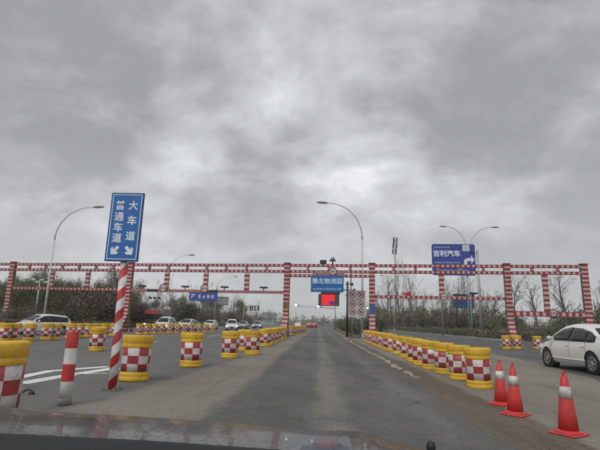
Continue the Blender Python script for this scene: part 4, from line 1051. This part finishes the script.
# pale long shed far off behind the traffic
a0, a1 = aty(262,320,330), aty(276,312,330); t = empty('shed', ((a0.x+a1.x)/2, 330, 0), 0, 'pale blue grey low building far off beyond the traffic lights', 'building')
W_ = (a1.x-a0.x)*.95; a1.z *= .8
b = MB(); b.box((0,0,a1.z/2), (W_,14,a1.z)); b.build('wall', mat('hazed_blue_wall', (.33,.36,.39), .7), t)  # pale blue wall with distance haze put into its grey colour
b = MB(); b.prism([(-7.3,a1.z),(7.3,a1.z),(0,a1.z+1.6)], -W_/2-.3, W_/2+.3, 'YZ'); fixn(b.build('roof', mat('grey_roof', (.2,.21,.22), .7), t))
b = MB()
for i in range(7): b.box((-W_*.42+i*W_*.14,-7.02,a1.z*.55), (W_*.07,.04,a1.z*.3))
tag(b.build('window', GLASS, t))

# ------------------------------------------------------------------ vegetation
def leafquad(mb, p, s, rng, m, flat=.4):
    d = Vector((rng.gauss(0,1), rng.gauss(0,1), rng.gauss(0,1))).normalized(); e = d.orthogonal().normalized(); g = d.cross(e)
    e = e*s*rng.uniform(.6,1.2); g = g*s*rng.uniform(.3,.7)
    mb.add([p-e, p-g*.8, p+e, p+g*.8], [(0,1,2,3)], m)
def grow(mb, tips, p, d, L, r, lvl, rng, up, spread, nb, minr=.012, clear=.0, maxl=3):
    seg = 5 if lvl == 0 else 3; pts = [p.copy()]; rad = [r]; q = p.copy(); dd = d.copy()
    for i in range(seg):
        dd = (dd + Vector((rng.gauss(0,.08), rng.gauss(0,.08), up*.10 + rng.gauss(0,.04)))).normalized()
        q = q + dd*L/seg; pts.append(q.copy()); rad.append(max(minr*.6, r*(1-.78*(i+1)/seg)))
    mb.tube(pts, rad, 7 if lvl == 0 else (4 if lvl == 1 else 3), caps=False)
    tips.append((q.copy(), lvl)); 
    if lvl >= maxl: 
        tips.append((pts[1], lvl)); return
    k = nb[lvl]
    for i in range(k):
        u = clear + (1-clear)*(i+rng.uniform(.2,.9))/k if lvl == 0 else rng.uniform(.2,1)
        u = min(u, .985); fi = u*seg; i0 = int(fi); bp = pts[i0].lerp(pts[min(i0+1, seg)], fi-i0)
        base = (pts[min(i0+1,seg)]-pts[i0]).normalized(); a = base.orthogonal().normalized()
        side = Matrix.Rotation(rng.uniform(0,6.283), 3, base) @ a
        nd = (base + side*spread*rng.uniform(.7,1.3)).normalized()
        rr = (r*(1-.78*u))*rng.uniform(.45,.65)
        grow(mb, tips, bp, nd, L*rng.uniform(.28,.46)*(1.15-.5*u if lvl == 0 else 1), max(rr, minr), lvl+1, rng, up, spread, nb, minr, 0, maxl)
def tree_proto(kind, seed):
    rng = random.Random(seed); t = empty(kind); mb = MB(); tips = []
    if kind == 'poplar':       # tall thin leafless tree
        H_ = rng.uniform(8.5,11); grow(mb, tips, Vector((0,0,0)), Vector((0,0,1)), H_, .15, 0, rng, .5, .55, [20,4,2], .014, .18)
        b = mb.build('trunk', BARK, t); c = MB()
        for p, l in tips:
            leafquad(c, p+Vector((rng.gauss(0,.15),rng.gauss(0,.15),rng.gauss(0,.2))), .06, rng, 0)
        c.build('crown', P3, t)
    elif kind == 'bare_tree':
        H_ = 6.2; grow(mb, tips, Vector((0,0,0)), Vector((rng.gauss(0,.03),rng.gauss(0,.03),1)), H_, .16, 0, rng, .45, .85, [13,6,4,0], .014, .38)
        mb.build('trunk', BARK, t); c = MB()
        for p, l in tips:
            if l >= 2: leafquad(c, p, .035, rng, 0)
        c.build('crown', P3, t)
    elif kind == 'willow':
        H_ = rng.uniform(6.0,7.2); grow(mb, tips, Vector((0,0,0)), Vector((0,0,1)), H_, .18, 0, rng, .2, .95, [16,6,3], .02, .14)
        mb.build('trunk', BARK, t); c = MB()
        cl = [rng.choice((0,0,1,1,1,2)) for _ in tips]
        for (p, l), k in zip(tips, cl):
            if l < 1: continue
            for _ in range(11):
                q = p + Vector((rng.gauss(0,.36), rng.gauss(0,.36), rng.gauss(-.12,.42)))
                if q.z < .3: continue
                leafquad(c, q, rng.uniform(.07,.14), rng, k if rng.random() < .7 else rng.choice((0,1,2)))
        c.build('crown', [L1, L2, L3], t)
    else:                       # bushes
        kinds = {'evergreen_bush': ([L3,L3,L1], 1.0, 1.0), 'plum_bush': ([P1,P1,P2], 1.25, 1.3), 'brown_shrub': ([P3,P2,P3], 1.1, 1.15), 'olive_shrub': ([L1,P3,L3], 1.15, 1.25)}[kind]
        for i in range(9):
            a = rng.uniform(0,6.28); grow(mb, tips, Vector((.1*math.cos(a),.1*math.sin(a),0)), Vector((.55*math.cos(a),.55*math.sin(a),1)).normalized(), kinds[2]*rng.uniform(1.2,2.0), .04, 1, rng, .2, .8, [0,6,3], .010)
        mb.build('stems', BARKD, t); c = MB()
        for p, l in tips:
            for _ in range(8 if kind in ('evergreen_bush','plum_bush') else 5):
                q = p + Vector((rng.gauss(0,.24), rng.gauss(0,.24), rng.gauss(0,.22)))
                if q.z > .03: leafquad(c, q, rng.uniform(.07,.14), rng, rng.choice((0,0,1,2)))
        c.build('foliage', kinds[0], t)
    return t
PROTO = {}
def plant(kind, x, y, s, label, group, cat='tree', var=4, sz=None):
    L_ = PROTO.setdefault(kind, [])
    idx = min(rngp.randrange(var), len(L_))          # a new model is made only when it is placed at once
    if len(L_) <= idx: L_.append([tree_proto(kind, sum(map(ord, kind)) + 100*len(L_)), False])
    pr = L_[idx]
    o = pr[0] if not pr[1] else copy_tree(pr[0]); pr[1] = True
    o.location = (x, y, -.02); o.rotation_euler = (0,0,rngp.uniform(0,6.28)); o.scale = (s, s, sz or s); tag(o, label, cat, group); return o
def clear_y(px):                              # distance beyond which picture column px is off the carriageways
    k = (px-300)/460 - .0454
    return 29.5/-k if k < 0 else 24.5/k
rngp = random.Random(77)
import sys
# left belt of willows
x0_, n = 0, 0
WL = 'olive green willow in the dense belt beyond the left carriageway'
for i in range(34):
    u = i/33; y = 58 + 105*u**1.25 + rngp.uniform(-4,4); px = -22 + 268*u + rngp.uniform(-4,4)
    if px > 120 and rngp.random() < .35: continue
    y = max(y, clear_y(px)+2)
    plant('willow', gx(px, y), y, rngp.uniform(.66,.95)*max(1, (y/85)**.5), WL, 'willows beyond the left carriageway')
for i in range(16):
    y = 66 + rngp.uniform(0,22); px = -30 + 155*i/15 + rngp.uniform(-4,4)
    plant('willow', gx(px, y), y, rngp.uniform(.85,1.15), WL, 'willows beyond the left carriageway')
for i in range(26):
    px = 128 + 125*i/25 + rngp.uniform(-3,3); y = max(rngp.uniform(110, 170), clear_y(px)+3)
    plant('poplar', gx(px, y), y, rngp.uniform(.7,1.0), 'thin leafless tree in the row behind the oncoming cars', 'leafless trees behind the oncoming cars')
for i in range(7):
    px = 90 + 48*i/6; y = clear_y(px) + 3
    plant('plum_bush', gx(px, y), y, rngp.uniform(1.5,1.8), 'purple leaved shrub behind the far barrels beside the sign pole', 'purple shrubs behind the far barrels', 'shrub', 2)
for i in range(12):
    px = 172 + 85*i/11 + rngp.uniform(-2,2); y = clear_y(px) + rngp.uniform(3,25)
    plant('brown_shrub', gx(px, y), y, rngp.uniform(1.5,2.2), 'brown leafless shrub behind the oncoming cars', 'brown shrubs behind the oncoming cars', 'shrub', 3)
plant('evergreen_bush', gx(58, 54), 54, 1.3, 'round dark bush behind the roof of the white hatchback', 'dark bushes behind the hatchback', 'shrub', 2)
plant('evergreen_bush', gx(83.5, 60), 60, 1.35, 'round dark bush between the white hatchback and the purple shrubs', 'dark bushes behind the hatchback', 'shrub', 2)
plant('evergreen_bush', gx(180, 112), 112, 2.4, 'dark evergreen bush right of the white panel sign', None, 'shrub', 2)
for i in range(16):
    px = -5 + 95*i/15; y = clear_y(px) + 1 + 5*rngp.random()
    plant('brown_shrub', gx(px, y), y, rngp.uniform(.7,.95), 'low brown shrub in front of the willows', 'low brown shrubs before the willows', 'shrub', 3)
# right side: shrubs and bushes in the strip right of the lane
for i in range(22):
    u = i/21; y = 50 + 95*u; x = 4.4 + 1.6*rngp.random() + u*1.5
    plant('evergreen_bush' if i % 3 else 'olive_shrub', x, y, rngp.uniform(.62,.9) + .25*u, 'dark shrub in the planted strip under the six sign board' if i < 8 else 'dark shrub far along the planted strip right of the lane', 'shrubs in the planted strip', 'shrub', 3)
# right belt beyond the side road
for i in range(46):
    u = i/45; px = 374 + 250*u + rngp.uniform(-3,3); y = clear_y(px) + rngp.uniform(1,22)
    y = min(y, 210)
    plant(rngp.choice(('brown_shrub','brown_shrub','olive_shrub','brown_shrub','olive_shrub')), gx(px, y), y, rngp.uniform(.8,1.15)*max(1.3, y*.020)*(.9 if px < 492 else .5), 'tangled olive brown shrub behind the clipped hedge', 'shrubs behind the clipped hedge', 'shrub', 3)
for i in range(22):
    px = 380 + 112*i/21 + rngp.uniform(-3,3); y = clear_y(px) + rngp.uniform(4,30)
    plant('poplar', gx(px, y), y, rngp.uniform(.6,1.0)*y*.0120, 'thin leafless poplar behind the clipped hedge', 'leafless poplars behind the clipped hedge')
for px, y, s, l_ in ((490,74,.95,'small leafless tree just left of the post beside the white saloon'),(515,68,1.22,'leafless tree framed just right of the post beside the white saloon'),(539,68,1.15,'leafless tree behind the short hanger over the white saloon'),(569.5,63,1.25,'leafless tree in front of a dark round bush beside the end post'),(597,66,1.1,'leafless tree cut off right of the end post')):
    plant('bare_tree', gx(px, y), y, s, l_, 'leafless street trees', 'tree', 4)
for i in range(10):
    px = 497 + 125*i/9; y = 88 + rngp.uniform(-8, 8)
    plant('poplar', gx(px, y), y, rngp.uniform(.45,.62), 'faint thin leafless sapling behind the street trees', 'saplings behind the street trees')
plant('evergreen_bush', gx(572, 66), 66, 1.7, 'dark round evergreen bush behind the end post of the gantry', None, 'shrub', 2)
plant('evergreen_bush', gx(597, 62), 62, 1.75, 'dark evergreen bush cut off right of the end post', None, 'shrub', 2)
plant('evergreen_bush', gx(507, 84), 84, 2.0, 'dark bush behind the low thick gantry beam', None, 'shrub', 2)

def hedge(name, path, wd, h, label, mats, n, seed, sz=.09):
    rng = random.Random(seed); c = MB(); seg = [(Vector((*a,0)), Vector((*b_,0))) for a, b_ in zip(path[:-1], path[1:])]; L_ = [(b_-a).length for a, b_ in seg]
    t = empty(name, (path[0][0], path[0][1], -.02), 0, label, 'hedge'); o0 = Vector((*path[0],0))
    for _ in range(n):
        (a, b_) = rng.choices(seg, L_)[0]; u = rng.random()**1.5; p = a.lerp(b_, u); d = (b_-a).normalized(); nn = Vector((-d.y,d.x,0))
        hh_ = h*(.82 + .28*noise.noise(p*.33) + .14*noise.noise(p*1.7)); f_ = rng.random()
        if f_ < .5: q = p + nn*rng.uniform(-wd/2,wd/2) + Vector((0,0,hh_ + rng.gauss(0,.06)))
        else: q = p + nn*(wd/2)*rng.choice((-1,1))*(1+rng.gauss(0,.08)) + Vector((0,0,hh_*rng.random()))
        leafquad(c, q-o0, sz*rng.uniform(.7,1.5)*(1+u*.6), rng, rng.choice((0,0,1,2)))
    c.build('foliage', mats, t)
    k_ = MB()
    for a, b_ in seg:
        d = (b_-a); m_ = max(1, int(d.length/2))
        for i in range(m_):
            p = a.lerp(b_, (i+.5)/m_); hh_ = h*(.74 + .26*noise.noise(p*.33)); k_.box(p-o0+Vector((0,0,hh_/2)), (wd*.86, d.length/m_*1.0, hh_), rot=Matrix.Rotation(math.atan2(-d.x, d.y), 3, 'Z'))
    k_.build('branches', BARKD, t)
hedge('clipped_hedge', [(22.2,50),(22.4,75),(22.6,190)], 1.7, 1.2, 'long low clipped hedge along the far kerb of the side road', [L1,L3,L2], 16000, 5)
hedge('clipped_hedge', [(-27.9,36),(-28.0,140)], 1.6, 1.0, 'low brown hedge along the far kerb of the left carriageway', [P2,P3,L1], 9000, 6)

# far tree line, one mass on the horizon
tl = MB(); rng = random.Random(8)
for i in range(240):
    x = rng.uniform(-330, 330); y = rng.uniform(250, 420); h = rng.uniform(5, 9.5)
    if -24 < x - 0 < 20 and y < 400: y = 420 + rng.uniform(0, 60)
    tl.tube([(x,y,0),(x+rng.gauss(0,.3),y,h*.9)], [.2,.05], 4, 3, False)
    for _ in range(150):
        q = Vector((x+rng.gauss(0,1.9), y+rng.gauss(0,1.9), h*(.12+.85*rng.random()**.8)))
        leafquad(tl, q, rng.uniform(.25,.55), rng, rng.choice((0,0,1,2)))
for i in range(14000):
    x = rng.uniform(-340, 340); y = rng.uniform(400, 470); leafquad(tl, Vector((x, y, abs(rng.gauss(0,3.4)))), rng.uniform(.8,1.6), rng, rng.choice((0,0,1,2)))
tag(tl.build('treeline', [P3, L1, L3, BARK]), 'far grey brown line of trees on the horizon', 'treeline', kind='stuff')

# ------------------------------------------------------------------ the car the picture is taken from
own = empty('car', (0,0,0), 0, 'wet dark bonnet and dashboard of the car looking along the lane', 'car')
xc, hwid = -.48, 1.14
bn = MB(); V = []; nx, ny = 48, 30
prof_b = [(.90,.985),(1.10,.977),(1.30,.962),(1.50,.943),(1.66,.922),(1.78,.898),(1.86,.86),(1.90,.78),(1.91,.6)]
def zof(y):
    for (a, za), (b_, zb2) in zip(prof_b[:-1], prof_b[1:]):
        if y <= b_: return za + (zb2-za)*(y-a)/(b_-a)
    return prof_b[-1][1]
ys = [.90 + .8*i/18 for i in range(18)] + [1.70 + .21*(i/12) for i in range(13)]
for y in ys:
    for i in range(nx+1):
        u = -1 + 2*i/nx; x = xc + hwid*u*(1-.05*max(0,(y-1.3)/.6)**2)
        z = zof(y - .10*abs(u)**3*-1*0) - .12*abs(u)**6 - .012*u*u - .030*(x+.55) + (.012*math.exp(-((abs(u)-.55)/.07)**2))
        V.append((x, y - .16*abs(u)**3*max(0,(y-.9)/1.0), z))
m_ = len(ys)
bn.add(V, [(j*(nx+1)+i, j*(nx+1)+i+1, (j+1)*(nx+1)+i+1, (j+1)*(nx+1)+i) for j in range(m_-1) for i in range(nx)], 0, True)
BON = bpy.data.materials.new('wet_dark_bonnet_paint'); BON.use_nodes = True; tb = BON.node_tree; bb = tb.nodes['Principled BSDF']
bb.inputs['Base Color'].default_value = (.007,.008,.009,1); bb.inputs['Roughness'].default_value = .16; bb.inputs['Coat Weight'].default_value = .30; bb.inputs['Specular IOR Level'].default_value = .3; bb.inputs['Coat Roughness'].default_value = .05
tcb = tb.nodes.new('ShaderNodeTexCoord'); vo = tb.nodes.new('ShaderNodeTexVoronoi'); vo.inputs['Scale'].default_value = 60; tb.links.new(tcb.outputs['Object'], vo.inputs[0])
mrb = tb.nodes.new('ShaderNodeMapRange'); tb.links.new(vo.outputs['Distance'], mrb.inputs[0]); mrb.inputs[1].default_value = .12; mrb.inputs[2].default_value = .42; mrb.inputs[3].default_value = 1; mrb.inputs[4].default_value = 0
bpb = tb.nodes.new('ShaderNodeBump'); bpb.inputs['Strength'].default_value = .42; bpb.inputs['Distance'].default_value = .004; tb.links.new(mrb.outputs[0], bpb.inputs['Height']); tb.links.new(bpb.outputs[0], bb.inputs['Normal'])
nzb = tb.nodes.new('ShaderNodeTexNoise'); nzb.inputs['Scale'].default_value = 5; nzb.inputs['Detail'].default_value = 6; tb.links.new(tcb.outputs['Object'], nzb.inputs[0])
mr2 = tb.nodes.new('ShaderNodeMapRange'); tb.links.new(nzb.outputs[0], mr2.inputs[0]); mr2.inputs[3].default_value = .10; mr2.inputs[4].default_value = .30; tb.links.new(mr2.outputs[0], bb.inputs['Roughness'])
fixn(bn.build('bonnet', BON, own))
DASH = mat('dark_teal_dash_plastic', (.009,.012,.014), .85, bump=.15, bscale=220)
d_ = MB(); V = []; n = 30
e0, e1, e2 = aty(0, 433, .8), aty(150, 440.5, .8), aty(285, 450, .8)
def dash_z(x):
    if x <= e1.x: return e1.z + (e0.z-e1.z)*(x-e1.x)/(e0.x-e1.x) * (1 if x > e0.x else 1)
    return e1.z + (e2.z-e1.z)*(x-e1.x)/(e2.x-e1.x)
for j, (yy, dz) in enumerate(((.815,-.04),(.81,-.008),(.80,0),(.78,.001),(.70,.0),(.55,-.01),(.40,-.04),(.36,-.16))):
    for i in range(n+1):
        x = -1.15 + 1.75*i/n; z = min(dash_z(x), e0.z + .01) - .05*max(0, x-.1)**2
        V.append((x, yy, z+dz))
d_.add(V, [(j*(n+1)+i, j*(n+1)+i+1, (j+1)*(n+1)+i+1, (j+1)*(n+1)+i) for j in range(7) for i in range(n)], 0, True)
fixn(d_.build('dashboard', DASH, own))
kn = MB(); pk = aty(431, 447, 1.42); kn.lathe([(.0001,.016),(.010,.013),(.014,0),(.010,-.02),(.008,-.05)], 12, c=pk); kn.build('washer_nozzle', BLACK, own)

# ------------------------------------------------------------------ haze
hzb = MB(); hzb.box((0, 650, 29), (3100, 1730, 60))
HZ = bpy.data.materials.new('haze_air'); HZ.use_nodes = True; th_ = HZ.node_tree; th_.nodes.clear(); oo = th_.nodes.new('ShaderNodeOutputMaterial'); pv = th_.nodes.new('ShaderNodeVolumePrincipled')
pv.inputs['Color'].default_value = (.86,.88,.90,1); pv.inputs['Density'].default_value = .00045; pv.inputs['Anisotropy'].default_value = .2; th_.links.new(pv.outputs[0], oo.inputs['Volume'])
tag(hzb.build('haze', HZ), 'thin grey damp air over the whole road', 'haze', kind='stuff')
